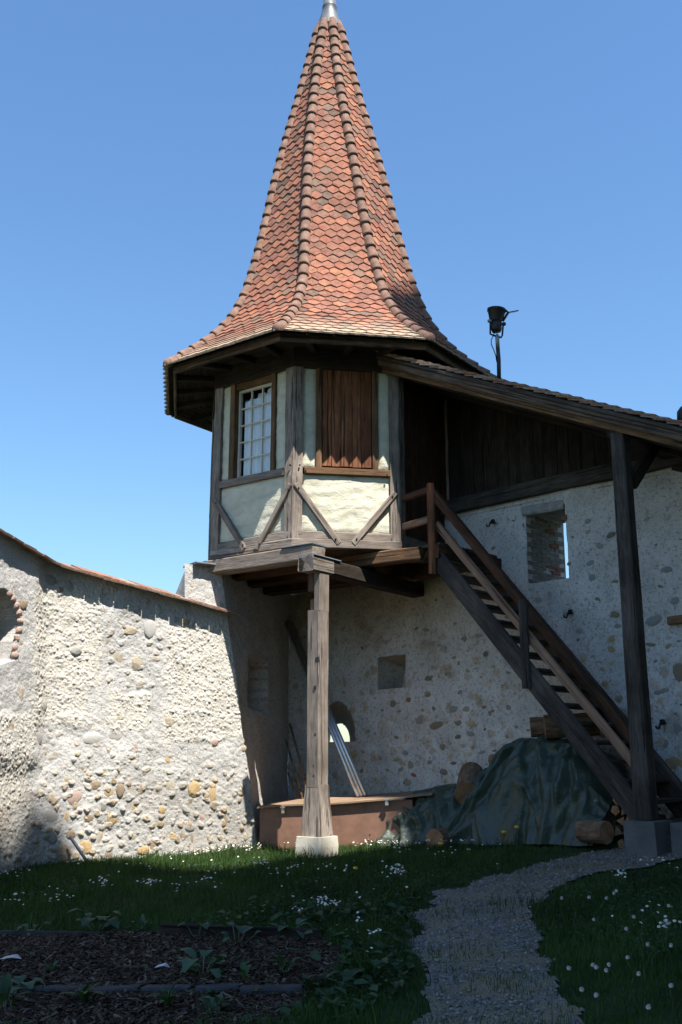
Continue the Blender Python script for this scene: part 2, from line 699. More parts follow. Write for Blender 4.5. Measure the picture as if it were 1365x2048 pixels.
# glass: clear with fresnel reflection
m = bpy.data.materials.new('window_glass')
m.use_nodes = True
nt = m.node_tree
for x in list(nt.nodes):
    nt.nodes.remove(x)
lwt = nt.nodes.new('ShaderNodeLayerWeight')
lwt.inputs[0].default_value = .5
pw_ = nt.nodes.new('ShaderNodeMath')
pw_.operation = 'POWER'
pw_.inputs[1].default_value = 3.0
fr = nt.nodes.new('ShaderNodeMath')
fr.operation = 'MULTIPLY_ADD'
fr.inputs[1].default_value = .8
fr.inputs[2].default_value = .07
nt.links.new(lwt.outputs['Facing'], pw_.inputs[0])
nt.links.new(pw_.outputs[0], fr.inputs[0])
tr = nt.nodes.new('ShaderNodeBsdfTransparent')
tr.inputs[0].default_value = (.95, .96, .96, 1)
gl = nt.nodes.new('ShaderNodeBsdfGlossy')
gl.inputs['Roughness'].default_value = .015
mx = nt.nodes.new('ShaderNodeMixShader')
out = nt.nodes.new('ShaderNodeOutputMaterial')
nt.links.new(fr.outputs[0], mx.inputs[0])
nt.links.new(tr.outputs[0], mx.inputs[1])
nt.links.new(gl.outputs[0], mx.inputs[2])
nt.links.new(mx.outputs[0], out.inputs[0])
MAT['glass'] = m


def leafmat(name, a, b, rough=.6, trans=.25):
    s = NT(name, rough, .35)
    c = s.mix(s.rand(), a, b)
    c = s.mix(1, c, s.ramp(s.noise(s.pos(), 1.3, 3, .6), [(.3, .5), (.7, 1.15)]), 'MULTIPLY')
    s.color(c)
    t = s.n('ShaderNodeBsdfTranslucent')
    s.l(s.mix(1, c, (1.2, 1.25, .6), 'MULTIPLY'), t.inputs[0])
    mx = s.n('ShaderNodeMixShader')
    mx.inputs[0].default_value = trans
    s.l(s.b.outputs[0], mx.inputs[1])
    s.l(t.outputs[0], mx.inputs[2])
    s.l(mx.outputs[0], s.t.nodes['Material Output'].inputs[0])
    return s.m


MAT['grass'] = leafmat('lawn_grass', (.026, .070, .014), (.062, .115, .024), .55, .35)
MAT['clover'] = leafmat('clover_leaf', (.026, .062, .02), (.045, .09, .028))
MAT['veg'] = leafmat('vegetable_leaf', (.045, .095, .052), (.068, .125, .068))
MAT['veg_stem'] = leafmat('plant_stem', (.10, .15, .07), (.14, .18, .09))
MAT['petal'] = plain('daisy_petal', (.66, .66, .64), .8, 0, .2, .05, 20, 0)
MAT['yellow'] = plain('yellow_floret', (.75, .48, .03), .8, 0, .2, .1, 20, 0)

s = NT('soil_and_turf', .95, .1)
p = s.pos()
c = s.ramp(s.noise(p, 2.5, 6, .65), [(.3, (.020, .032, .012)), (.6, (.038, .06, .02))])
c = s.mix(s.ramp(s.noise(p, 9, 5, .6), [(.5, 0), (.75, .7)]), c, (.07, .055, .035))
s.bump(s.noise(p, 40, 5, .7), .8, .02)
MAT['turf'] = s.color(c)

s = NT('gravel_path', .95, .15)
p = s.pos()
v1 = s.voro(p, 70, 'F1', 'Color')
c = s.ramp(v1, [(.1, (.08, .077, .07)), (.5, (.155, .148, .135)), (.9, (.26, .25, .235))])
d = s.ramp(s.noise(p, 2.2, 5, .65), [(.40, 0), (.58, .9)])
c = s.mix(d, c, (.22, .175, .115))
b = s.bump(s.voro(p, 70), .9, .015)
s.bump(s.noise(p, 22, 5, .7), .7, .02, b)
MAT['gravel'] = s.color(c)
s = NT('gravel_stone', .9, .25)
c = s.ramp(s.rand(), [(0, (.08, .077, .073)), (.5, (.16, .153, .142)), (.85, (.28, .27, .255)), (1, (.20, .155, .105))])
MAT['pebble'] = s.color(c)
s = NT('bark_chip', .95, .1)
c = s.ramp(s.rand(), [(0, (.022, .014, .010)), (.5, (.055, .036, .026)), (.85, (.10, .068, .05)), (1, (.17, .13, .10))])
MAT['bark'] = s.color(c)
MAT['mulch'] = plain('dark_mulch', (.026, .018, .013), .98, 0, .1, .5, 14, 1.0, .03)

# ================================================================== ground
PATH_L = [(819, 2048), (834, 2009), (829, 1958), (819, 1896), (834, 1829), (885, 1786), (993, 1755), (1075, 1732), (1168, 1708), (1255, 1699), (1365, 1694)]
PATH_R = [(1365, 1724), (1250, 1743), (1178, 1754), (1101, 1790), (1070, 1825), (1075, 1868), (1101, 1937), (1126, 1978), (1160, 2048)]
path_poly = [gnd(*q)[:2] for q in PATH_L] + [np.array((6.5, 9.3)), np.array((6.5, 8.3))] + [gnd(*q)[:2] for q in PATH_R] + [np.array((1.0, 3.2)), np.array((.1, 3.2))]
BED = [(-60, 1874), (330, 1872), (560, 1872), (640, 1882), (700, 1930), (640, 1990), (560, 2060), (-160, 2060)]
bed_poly = [gnd(*q)[:2] for q in BED]


def nonuni(lo, hi, a, b, fine, coarse_n):
    left = a - np.geomspace(.2, a - lo, coarse_n)[::-1]
    right = b + np.geomspace(.2, hi - b, coarse_n)
    return np.concatenate([left, np.arange(a, b, fine), right])


gx = nonuni(-400, 400, -7, 7.5, .12, 18)
gy = nonuni(-200, 700, 1, 14.5, .12, 18)
X, Y = np.meshgrid(gx, gy, indexing='ij')
Z = zg(X, Y) + .02 * fbm(X * 2, Y * 2, 5, 3)
structure(link('ground', mesh_np('ground', np.stack([X, Y, Z], -1).reshape(-1, 3), grid_faces(len(gx), len(gy)), True), MAT['turf']))


def patch(name, poly, res, lift, jitter, mat, amp=.008):
    P = np.array(poly)
    lo = P.min(0) - .3
    hi = P.max(0) + .3
    xs = np.arange(lo[0], hi[0], res)
    ys = np.arange(lo[1], hi[1], res)
    X, Y = np.meshgrid(xs, ys, indexing='ij')
    jx = X + jitter * 2 * fbm(X * 4, Y * 4, 21, 4)
    jy = Y + jitter * 2 * fbm(X * 4, Y * 4, 31, 4)
    ins = in_poly(jx, jy, poly)
    keep = ins[:-1, :-1] & ins[1:, :-1] & ins[:-1, 1:] & ins[1:, 1:]
    Z = zg(X, Y) + .02 * fbm(X * 2, Y * 2, 5, 3) + lift + amp * 2 * fbm(X * 9, Y * 9, 8, 3)
    V = np.stack([X, Y, Z], -1).reshape(-1, 3)
    q = grid_faces(len(xs), len(ys), keep)
    used = np.unique(q)
    mp = np.zeros(len(V), int)
    mp[used] = np.arange(len(used))
    return structure(link(name, mesh_np(name, V[used], mp[q], True), mat))


patch('path', path_poly, .025, .016, .13, MAT['gravel'])
patch('flower_bed', bed_poly, .05, .018, .10, MAT['mulch'], .015)

# ================================================================== stones (shared meshes)
def stone_mesh(i, seg=10, rings=3):
    r = np.random.default_rng(100 + i)
    V = []
    ang = np.linspace(0, 2 * math.pi, seg, endpoint=False)
    lob = 1 + .75 * (r.random(seg) - .5)
    lob = .5 * lob + .25 * np.roll(lob, 1) + .25 * np.roll(lob, -1)
    flat = .7 + .5 * r.random()
    for k, (rr, h) in enumerate(((1.0, -.35), (.92, .35), (.62, .8))):
        for a, l in zip(ang, lob):
            V.append((rr * l * math.cos(a), rr * l * math.sin(a), h * (1 + .5 * (r.random() - .5)) * flat))
    V.append((.12 * (r.random() - .5), .12 * (r.random() - .5), 1.0 * flat))
    q = [(k * seg + j, k * seg + (j + 1) % seg, (k + 1) * seg + (j + 1) % seg, (k + 1) * seg + j) for k in range(rings - 1) for j in range(seg)]
    t = [((rings - 1) * seg + j, (rings - 1) * seg + (j + 1) % seg, rings * seg) for j in range(seg)]
    return V, [np.array(q), np.array(t)]


STONE_ME = {}
for k in STONE_MATS:
    for i in range(8):
        V, Fs = stone_mesh(i)
        me = mesh_np('stone_' + k, V, Fs, i % 2 == 0)
        me.materials.append(STONE_MATS[k])
        STONE_ME[k, i] = me


def put_stone(P, N, T, w, h, proud, k, parent, rot=0.0):
    N = nrm(N)
    U = nrm(np.cross(N, T))
    c, s_ = math.cos(rot), math.sin(rot)
    A = c * np.asarray(T) + s_ * U
    B = np.cross(N, A)
    M = mat3(A * w / 2, B * h / 2, N * proud, P)
    o = bpy.data.objects.new('stone', STONE_ME[k, random.randrange(8)])
    COL.objects.link(o)
    setup(o, M, parent)
    return o


# ================================================================== left curtain wall
LW_N1 = np.array((math.sin(rad(33)), -math.cos(rad(33)), 0))
LW_T1 = np.array((-math.cos(rad(33)), -math.sin(rad(33)), 0))      # runs from the tower towards the camera's left
LW_O = on_y(515, 1700, 12.25)
LW_O[2] = 0
BEND_S = 2.55
ang1 = math.atan2(LW_T1[1], LW_T1[0])
TURN = rad(38)


def lw_path(s):
    """plan position, tangent and normal of the wall face at arc length s"""
    s = np.asarray(s, float)
    w = .55
    # direction angle changes smoothly round the bend
    ss = np.linspace(-1.0, 9.0, 2001)
    th = ang1 + TURN * smooth(BEND_S - w / 2, BEND_S + w / 2, ss)
    dx = np.cumsum(np.cos(th)) * (ss[1] - ss[0])
    dy = np.cumsum(np.sin(th)) * (ss[1] - ss[0])
    i0 = np.searchsorted(ss, 0)
    dx -= dx[i0]
    dy -= dy[i0]
    px = LW_O[0] + np.interp(s, ss, dx)
    py = LW_O[1] + np.interp(s, ss, dy)
    a = np.interp(s, ss, th)
    return px, py, a


def lw_top(s):
    return 1.70 + .165 * np.maximum(0, np.asarray(s) - .4)


def worley(x, y, seed):
    """distance to the nearest cell point and a random number of that cell"""
    ix = np.floor(x)
    iy = np.floor(y)
    best = np.full(x.shape, 9.)
    rid = np.zeros(x.shape)
    for dx in (-1, 0, 1):
        for dy in (-1, 0, 1):
            cx = ix + dx
            cy = iy + dy
            d = np.hypot(cx + .15 + .7 * _hash(cx, cy, seed) - x, cy + .15 + .7 * _hash(cx, cy, seed + 7) - y)
            m = d < best
            best = np.where(m, d, best)
            rid = np.where(m, _hash(cx, cy, seed + 13), rid)
    return best, rid


BATTER = .035
# far edge of the wall leans: (s, z)
e_b = on(515, 1695, LW_N1, LW_O)
e_t = on(451, 1140, LW_N1, LW_O)
E_S0 = (e_b - LW_O) @ LW_T1
E_S1 = (e_t - LW_O) @ LW_T1
E_Z0, E_Z1 = e_b[2], e_t[2]


def edge_s(z):
    return E_S0 + (np.asarray(z) - E_Z0) / (E_Z1 - E_Z0) * (E_S1 - E_S0)


STEP_S = ((on(398, 1180, LW_N1, LW_O) - LW_O) @ LW_T1)   # the wall steps up under the turret
HI_TOP = on(410, 1128, LW_N1, LW_O)[2]


def lw_point(s, z, out=0.0):
    px, py, a = lw_path(s)
    nx, ny = -np.sin(a), np.cos(a)
    # normal facing the court
    b = -BATTER * (np.asarray(z) + 1.05) + out
    return np.stack([px + nx * b, py + ny * b, np.broadcast_to(z, np.shape(px))], -1), np.stack([nx, ny, np.zeros_like(nx)], -1)


_, nn = lw_point(np.array([.5]), np.array([0.]))
LW_SIGN = 1.0 if nn[0] @ LW_N1 > 0 else -1.0
_lw = lw_point


def lw_point(s, z, out=0.0):
    px, py, a = lw_path(s)
    nx, ny = -np.sin(a) * LW_SIGN, np.cos(a) * LW_SIGN
    b = -BATTER * (np.asarray(z) + 1.05) + out
    return np.stack([px + nx * b, py + ny * b, np.broadcast_to(z, np.shape(px))], -1), np.stack([nx, ny, np.zeros_like(nx)], -1)


def lw_zone(px, py):
    """1 where the thick roughcast survives, 0 where mortar and stones show"""
    j = 14 * fbm(px * .05, py * .05, 41, 4) * 2
    x = px + j
    y = py + 12 * fbm(px * .05, py * .05, 47, 4) * 2
    def box(x0, x1, y0, y1, f=7):
        return smooth(x0 - f, x0 + f, x) * smooth(x1 + f, x1 - f, x) * smooth(y0 - f, y0 + f, y) * smooth(y1 + f, y1 - f, y)
    z = box(58, 205, 1172, 1450)
    z = np.maximum(z, box(120, 205, 1200, 1380))
    z = np.maximum(z, box(215, 300, 1385, 1462))
    z = np.maximum(z, box(328, 500, 1240, 1480))
    z = np.maximum(z, box(-600, 60, 1425, 1700) * .9)
    z = z * (1 - .9 * box(172, 208, 1375, 1440, 3))
    return np.clip(z, 0, 1)


lw = empty('curtain_wall', (LW_O[0], LW_O[1], float(zg(LW_O[0], LW_O[1]))), 'sunlit rubble stone courtyard wall with tiled coping left of the turret', 'wall')
ss = np.sort(np.concatenate([np.linspace(0, 3.7, 520), np.linspace(3.75, 8.0, 90), [STEP_S - .0015, STEP_S + .0015]]))
vv = np.linspace(0, 1, 400)
Sg, Vg = np.meshgrid(ss, vv, indexing='ij')
Zb = -1.35
Zt = lw_top(Sg) + .075
# the stretch under the turret is taller
Zt = np.where(Sg < STEP_S, HI_TOP, Zt)
Zw = Zb + (Zt - Zb) * Vg
s_eff = Sg + (edge_s(Zw)) * np.clip(1 - Sg / 1.2, 0, 1)      # lean of the far edge
P0, N0 = lw_point(s_eff, Zw)
pxs, pys = project(P0)
zone = lw_zone(pxs, pys)
# arched niche at the far left
ARCH = [(-60, 1340), (-60, 1225), (-25, 1180), (0, 1178), (14, 1190), (26, 1212), (33, 1240), (30, 1262), (24, 1282), (22, 1318), (0, 1326)]
arch_in = in_poly(pxs, pys, ARCH)
wr, ir = worley(s_eff * 34 + 1.5 * fbm(s_eff * 20, Zw * 20, 17, 2), Zw * 34 + 1.5 * fbm(s_eff * 20, Zw * 20, 18, 2), 31)
wr2, ir2 = worley(s_eff * 19 + 5, Zw * 19 + 2, 37)
rough = 2 * fbm(s_eff * 9, Zw * 9, 11, 4, .6) * .010 + .013 * smooth(.62, .1, wr) * ir ** 1.4 + .010 * smooth(.6, .15, wr2) * (ir2 > .6) * ir2 - .008
mort = 2 * fbm(s_eff * 4, Zw * 4, 12, 5, .55) * .02 + 2 * fbm(s_eff * 30, Zw * 30, 14, 3, .6) * .005
large = 2 * fbm(s_eff * 1.1, Zw * 1.1, 15, 3) * .03
w1, i1 = worley(s_eff * 11 + fbm(s_eff * 9, Zw * 9, 51, 2) * .8, Zw * 12 + fbm(s_eff * 9, Zw * 9, 52, 2) * .8, 3)
w2, i2 = worley(s_eff * 22 + 3, Zw * 24, 5)
lump = .017 * smooth(.50, .24, w1) * (i1 > .66) * (.2 + i1) + .008 * smooth(.5, .2, w2) * (i2 > .7)
stone_a = np.clip(smooth(.46, .38, w1) * (i1 > .66) + .6 * smooth(.42, .34, w2) * (i2 > .75), 0, 1) * (1 - zone)
tint_a = np.where(i1 > .66, (i1 * 7.3) % 1.0, (i2 * 5.1) % 1.0)
lowz = smooth(1420, 1600, pys + 160 * fbm(pxs * .012, pys * .012, 58, 4)) + .7 * smooth(200, 215, pxs) * smooth(335, 318, pxs) * smooth(1385, 1370, pys)
lowz = np.clip(lowz, 0.15, 1)
disp = zone * (rough + .012) + (1 - zone) * (mort + lump * lowz) + large
stone_a = stone_a * lowz
mound = .05 * smooth(95, 60, pxs) * smooth(1560, 1500, pys)
disp = disp - arch_in * .30 + mound
base_in = smooth(1690, 1560, pys)
P = P0 + N0 * disp[..., None]
stain = np.clip(.55 * smooth(.25, .75, fbm(s_eff * 1.5, Zw * 1.5, 19, 4) + .5) * smooth(1500, 1620, pys) + .3 * arch_in, 0, 1)
LWM = Matrix.Translation(Vector((LW_O[0], LW_O[1], 0)))
link('wall_face', mesh_np('wall_face', (P - np.array((LW_O[0], LW_O[1], 0))).reshape(-1, 3), grid_faces(len(ss), len(vv)), True,
     dict(zone=zone.ravel(), stain=stain.ravel(), stone=stone_a.ravel(), tint=tint_a.ravel())), MAT['wall_left'], lw, LWM)
# back and top of the wall
THICK = .75
sb = np.sort(np.concatenate([np.linspace(E_S1 + .03, 8.0, 60), [STEP_S - .001, STEP_S + .001]]))
A_, NA_ = lw_point(sb, np.where(sb < STEP_S, HI_TOP, lw_top(sb) + .075) - .01)
B_, _ = lw_point(sb, np.where(sb < STEP_S, HI_TOP, lw_top(sb) + .075) - .01, np.where(sb < STEP_S, -.30, -THICK))
C_, _ = lw_point(sb, np.full_like(sb, -1.35), np.where(sb < STEP_S, -.30, -THICK))
V = np.concatenate([A_, B_, C_])
n_ = len(sb)
q = [(i, i + 1, n_ + i + 1, n_ + i) for i in range(n_ - 1)] + [(n_ + i, n_ + i + 1, 2 * n_ + i + 1, 2 * n_ + i) for i in range(n_ - 1)]
link('wall_core', mesh_np('wall_core', V - np.array((LW_O[0], LW_O[1], 0)), np.array(q), False, dict(zone=np.zeros(3 * n_), stain=np.zeros(3 * n_))), MAT['wall_left'], lw, LWM)

# stones in the left wall: (x, y, w, h, colour) read off at 2.625 px per photo px from (0, 1030)
LWS = """265 345 60 70 g;310 395 40 40 b;365 375 55 70 g;575 465 50 50 w;655 500 40 50 g;575 575 25 55 t;565 650 28 52 t;560 720 32 40 o;567 790 28 60 o;627 740 48 85 t;680 610 80 50 t;715 695 30 45 t;790 590 55 95 w;788 715 36 60 w;720 780 60 75 t;688 855 55 70 w;808 835 26 45 w;790 900 22 40 w;597 650 20 40 g;710 540 40 60 w;930 550 40 50 g;975 565 40 45 o;1020 590 40 40 t;1070 600 22 30 g;400 715 55 45 g;652 935 34 36 g;628 1070 48 42 t;770 1100 26 48 o;893 1085 55 55 t;812 1040 22 30 g;30 1115 46 50 b;182 1170 52 75 g;228 1250 34 36 t;265 1130 32 36 g;232 1173 20 24 t;305 1255 62 42 t;372 1265 46 60 w;308 1195 26 18 o;395 1220 32 36 w;215 1328 38 28 g;355 1390 52 50 t;425 1330 48 44 b;540 1357 32 40 o;600 1360 36 44 w;392 1480 70 85 p;400 1437 34 26 b;350 1585 42 58 o;460 1588 58 50 b;525 1600 42 44 g;587 1592 58 60 o;658 1595 38 46 t;572 1455 42 52 o;632 1440 36 72 b;685 1445 38 80 t;700 1530 44 60 o;740 1440 36 60 b;500 1420 60 60 b;715 1225 36 60 p;720 1270 30 40 g;555 1255 20 24 t;605 1270 22 26 o;792 1275 18 34 b;882 1290 34 46 o;957 1290 38 42 w;1020 1250 30 50 g;990 1357 32 32 g;848 1405 38 44 t;897 1420 56 60 t;1025 1437 58 80 o;1120 1475 44 115 o;955 1505 30 50 w;1003 1500 28 40 b;915 1505 26 40 b;850 1550 30 40 o;795 1538 32 26 t;790 1605 38 46 w;1065 1585 36 44 p;1005 1640 50 34 g;912 1693 36 52 o;965 1693 34 76 b;1013 1705 28 64 b;865 1685 24 46 b;1100 1695 26 44 t;1240 1693 24 28 b;1190 1600 24 80 b;1220 1235 38 42 w;1182 1325 28 46 t;1205 1505 40 40 g;703 1690 30 36 t;742 1657 18 26 o;640 1690 24 36 t;527 1690 28 80 t;578 1690 36 28 t;375 1680 50 52 b;455 1745 90 80 o;330 1780 90 110 b;258 1575 95 95 g;270 1690 70 75 g;760 1765 70 50 o;808 1745 36 80 b;578 1780 50 50 b;395 1628 34 32 t;440 1630 30 26 t;250 1405 50 40 g;297 1420 26 46 b;245 1480 30 40 g;15 1510 30 40 g;20 1570 30 46 p;15 1675 30 50 g;100 470 34 60 b;88 680 36 56 b;90 940 34 90 t;215 1000 45 70 g;65 830 26 50 p;105 760 20 40 p;480 1170 90 80 w;600 1170 80 60 g;1085 1470 24 36 t;1150 1440 22 30 w;1240 1590 26 40 t;1290 1690 30 40 t;1160 1660 26 36 w;1080 1640 20 30 b;950 1580 26 34 w;880 1600 24 30 t;735 1540 26 40 w;615 1540 26 36 t;545 1530 30 40 g;480 1500 26 40 w;430 1390 24 30 w;660 1360 24 30 w;760 1350 26 36 t;830 1300 22 26 w;910 1220 24 24 g;1060 1340 24 26 w;1120 1330 22 28 t;1290 1560 20 40 g;1270 1440 22 30 w"""
flatpx = np.stack([pxs.ravel(), pys.ravel()], -1)
flatP = P.reshape(-1, 3)
flatN = N0.reshape(-1, 3)
placed = []


def lw_stone(x, y, w, h, k, proud=None):
    i = int(np.argmin(((flatpx - (x, y)) ** 2).sum(1)))
    Pt = flatP[i]
    N = flatN[i]
    T = nrm(np.cross((0, 0, 1), N))
    d = Pt[1] * cp + Pt[2] * sp
    fore = max(.45, abs(nrm(Pt) @ N))
    W = w / F_PX * d / fore
    H = h / F_PX * d
    pr = proud if proud else .19 * min(W, H) * random.uniform(.6, 1.5)
    put_stone(Pt - N * .012, N, T, W * 1.05, H * 1.05, pr, k, lw, random.uniform(-.2, .2))
    placed.append((x, y, max(w, h)))


for it in LWS.split(';'):
    a, b, w, h, k = it.split()
    lw_stone(float(a) / 2.625, 1030 + float(b) / 2.625, float(w) / 2.625, float(h) / 2.625, k)
for a in ((402, 1163, 30, 22, 'w'), (424, 1189, 38, 24, 'w'), (392, 1200, 18, 14, 'g'), (432, 1146, 26, 12, 'w'), (400, 1141, 22, 9, 'w'), (385, 1172, 11, 8, 'o'), (424, 1212, 26, 13, 'w'), (441, 1170, 10, 12, 'w'), (440, 1207, 9, 12, 't')):
    lw_stone(*a, .02)
tries = 0
cnt = 0
while cnt < 85 and tries < 3000:
    tries += 1
    x = random.uniform(-10, 505)
    y = random.uniform(1470, 1715)
    if x < 70 and y < 1500:
        continue
    w = random.choice([7, 8, 9, 11, 13])
    if any((x - a) ** 2 + (y - b) ** 2 < (.75 * (w + c)) ** 2 for a, b, c in placed):
        continue
    lw_stone(x, y, w, w * random.uniform(.7, 1.3), random.choice('gttwwbp'))
    cnt += 1

# niche of the left wall: brick arch ring
for q in [(2, 1181), (11, 1187), (19, 1197), (26, 1210), (31, 1226), (33, 1243), (31, 1260), (27, 1277), (24, 1294), (23, 1310)]:
    lw_stone(q[0], q[1], 9, 15, 'p', .03)

# coping tiles on the left wall
def plate_mesh(name, w, L, t, mat, bow=0.0):
    V = [(-w / 2, 0, 0), (w / 2, 0, 0), (w / 2, L, 0), (-w / 2, L, 0), (-w / 2, 0, t), (w / 2, 0, t), (w / 2, L, t), (-w / 2, L, t)]
    V = [(x, y, z + bow * (1 - (2 * x / w) ** 2)) for x, y, z in V]
    q = [(0, 3, 2, 1), (4, 5, 6, 7), (0, 1, 5, 4), (1, 2, 6, 5), (2, 3, 7, 6), (3, 0, 4, 7)]
    me = mesh_np(name, V, np.array(q))
    me.materials.append(mat)
    return me


COP = plate_mesh('tile', .165, .5, .02, MAT['tile_old'])
for lay, (dz, o0) in enumerate(((0, 0), (.02, .08))):
    for i in range(46):
        s0 = .42 + o0 + i * .172
        Pt, N = lw_point(np.array([s0]), lw_top(np.array([s0])), .17 - .03 * lay + random.uniform(-.015, .015))
        Pt, N = Pt[0], N[0]
        T = nrm(np.cross((0, 0, 1), N))
        Yv = nrm(-N + np.array((0, 0, .30)))
        Tt = nrm(T + np.array((0, 0, -.165 * np.sign(T @ LW_T1) * -1 + random.uniform(-.03, .03))))
        Zv = nrm(np.cross(Tt, Yv))
        Yv = np.cross(Zv, Tt)
        o = bpy.data.objects.new('coping_tile', COP)
        COL.objects.link(o)
        setup(o, mat3(Tt, Yv, Zv, Pt + np.array((0, 0, dz + random.uniform(-.004, .004)))), lw)
# end of the taller stretch
ea, en_ = lw_point(np.array([STEP_S, STEP_S]), np.array([1.6, HI_TOP]))
eb, _ = lw_point(np.array([STEP_S, STEP_S]), np.array([1.6, HI_TOP]), -.30)
rough_quad('wall_end', eb[0], ea[0], ea[1], eb[1], .02, .015, STONE_MATS['w'], lw, 9., 5)
# slate slab on the taller stretch under the turret
Pa, Na = lw_point(np.array([E_S1 + .02, STEP_S + .04]), np.array([HI_TOP, HI_TOP]) + .012, .05)
beam('slate_cap', Pa[0] - Na[0] * .13, Pa[1] - Na[1] * .13, .38, .025, MAT['slate'], lw, wob=.002)

# ================================================================== back wall
BW_A = rad(-45.2)
BN = np.array((math.sin(BW_A), -math.cos(BW_A), 0))
BT = np.array((math.cos(BW_A), math.sin(BW_A), 0))
BO = np.array((0., 13.8, 0))


def bw(s, z, out=0.0):
    return BO + BT * s + BN * out + np.array((0, 0, z))


def bsz(px, py, out=0.0):
    P = on(px, py, BN, BO + BN * out)
    return (P - BO) @ BT, P[2]


S_L = bsz(575, 1500)[0]
S_R = bsz(1365, 1300)[0] + 4.5
PLATE_Z = .5 * (bsz(905, 1030)[1] + bsz(1230, 960)[1])
bwall = empty('rampart_wall', tuple(bw(S_L, -1.05)), 'tall shaded plastered rubble wall behind the wooden staircase', 'wall')
sN = int((S_R - S_L) / .022)
su = np.linspace(S_L - .05, S_R, sN)
zu = np.linspace(-1.35, 3.05, 220)
Sg, Zw = np.meshgrid(su, zu, indexing='ij')
POST_S = bsz(1291, 1640, 1.18)[0]
top_extra = .0 + .10 * smooth(POST_S - 2.6, POST_S - 2.0, Sg) + .05 * 2 * fbm(Sg * 4, Sg * 0, 77, 3)
Zw = np.where(Zw > 2.6, 2.6 + (Zw - 2.6) * (1 + top_extra / .45), Zw)
Pg = BO + BT * Sg[..., None] + np.stack([0 * Sg, 0 * Sg, Zw], -1)
pxs, pys = project(Pg)
# openings
w0 = bsz(1053, 1036)
w1 = bsz(1129, 1012)
w2 = bsz(1131, 1156)
WIN = [(w0[0], w2[1]), (w1[0], w2[1]), (w1[0], w0[1] + .06), (w0[0], w0[1] + .06)]
n0 = bsz(757, 1378)
n1 = bsz(810, 1312)
NICHE = [(n0[0], n0[1]), (n1[0], n0[1]), (n1[0], n1[1]), (n0[0], n1[1])]
a0 = bsz(640, 1484)
a1 = bsz(711, 1484)
a2 = bsz(675, 1404)
ac = .5 * (a0[0] + a1[0])
ar = .5 * (a1[0] - a0[0])
ARC = [(ac + ar * math.cos(t), a0[1] + (a2[1] - a0[1]) * math.sin(t)) for t in np.linspace(0, math.pi, 13)]
b0 = bsz(656, 1484, -.75)
b1 = bsz(693, 1484, -.75)
b2 = bsz(676, 1449, -.75)
bc = .5 * (b0[0] + b1[0])
br = .5 * (b1[0] - b0[0])
ARCB = [(bc + br * math.cos(t), b0[1] + (b2[1] - b0[1]) * math.sin(t)) for t in np.linspace(0, math.pi, 13)]
hole = in_poly(Sg, Zw, WIN) | in_poly(Sg, Zw, NICHE) | in_poly(Sg, Zw, ARC)
keep = ~(hole[:-1, :-1] | hole[1:, :-1] | hole[:-1, 1:] | hole[1:, 1:])
zone = np.clip(smooth(1240, 1420, pys + 60 * fbm(pxs * .012, pys * .012, 61, 4)) * .8 + .5 * smooth(-.1, .25, fbm(Sg * 1.2, Zw * 1.2, 62, 4)), 0, 1)
stain = smooth(1330, 1180, pys + 120 * fbm(pxs * .01, pys * .01, 63, 4)) * smooth(930, 840, pxs + 50 * fbm(pxs * .02, pys * .02, 64, 3)) * .85
stain = np.clip(stain + .5 * smooth(.12, .3, fbm(Sg * 2.5, Zw * 2.5, 65, 4)), 0, 1)
disp = 2 * fbm(Sg * 1.3, Zw * 1.3, 66, 3) * .03 + 2 * fbm(Sg * 9, Zw * 9, 67, 4, .6) * .012 + 2 * fbm(Sg * 30, Zw * 30, 68, 2) * .004
wb, ib = worley(Sg * 7 + fbm(Sg * 5, Zw * 5, 53, 2), Zw * 8.5 + fbm(Sg * 5, Zw * 5, 54, 2), 23)
st_b = smooth(.40, .33, wb + .12 * fbm(Sg * 25, Zw * 25, 55, 2)) * (ib > .62) * smooth(1180, 1330, pys + 200 * fbm(pxs * .01, pys * .01, 56, 3))
disp = disp + .010 * st_b
Pd = Pg + BN * disp[..., None]
BWM = Matrix.Translation(Vector(bw(S_L, 0)))
link('wall_face', mesh_np('wall_face', (Pd - bw(S_L, 0)).reshape(-1, 3), grid_faces(sN, 220, keep), True, dict(zone=zone.ravel(), stain=stain.ravel(), stone=(.9 * st_b).ravel(), tint=((ib * 9.7) % 1.0).ravel())), MAT['wall_back'], bwall, BWM)
# outer face and top
WT = .8
so = np.linspace(S_L - .9, S_R, 160)
zo = np.linspace(-1.35, 3.0, 60)
Sg2, Zg2 = np.meshgrid(so, zo, indexing='ij')
ho = in_poly(Sg2, Zg2, WIN) | in_poly(Sg2, Zg2, [(x, z) for x, z in ARCB]) | ((abs(Sg2 - bc) < br + .05) & (abs(Zg2 - b0[1] - .08) < .2))
ko = ~(ho[:-1, :-1] | ho[1:, :-1] | ho[:-1, 1:] | ho[1:, 1:])
Po = BO + BT * Sg2[..., None] - BN * WT + np.stack([0 * Sg2, 0 * Sg2, Zg2], -1)
link('outer_face', mesh_np('outer_face', (Po - bw(S_L, 0)).reshape(-1, 3), grid_faces(160, 60, ko), True, dict(zone=np.zeros(Sg2.size), stain=np.zeros(Sg2.size))), MAT['wall_back'], bwall, BWM)
TopV = np.array([bw(S_L - .9, 2.98, .01), bw(S_R, 2.98, .01), bw(S_R, 2.98, -WT), bw(S_L - .9, 2.98, -WT)])
link('wall_top', mesh_np('wall_top', TopV - bw(S_L, 0), np.array([(0, 1, 2, 3)]), False, dict(zone=np.zeros(4), stain=np.zeros(4))), MAT['wall_back'], bwall, BWM)


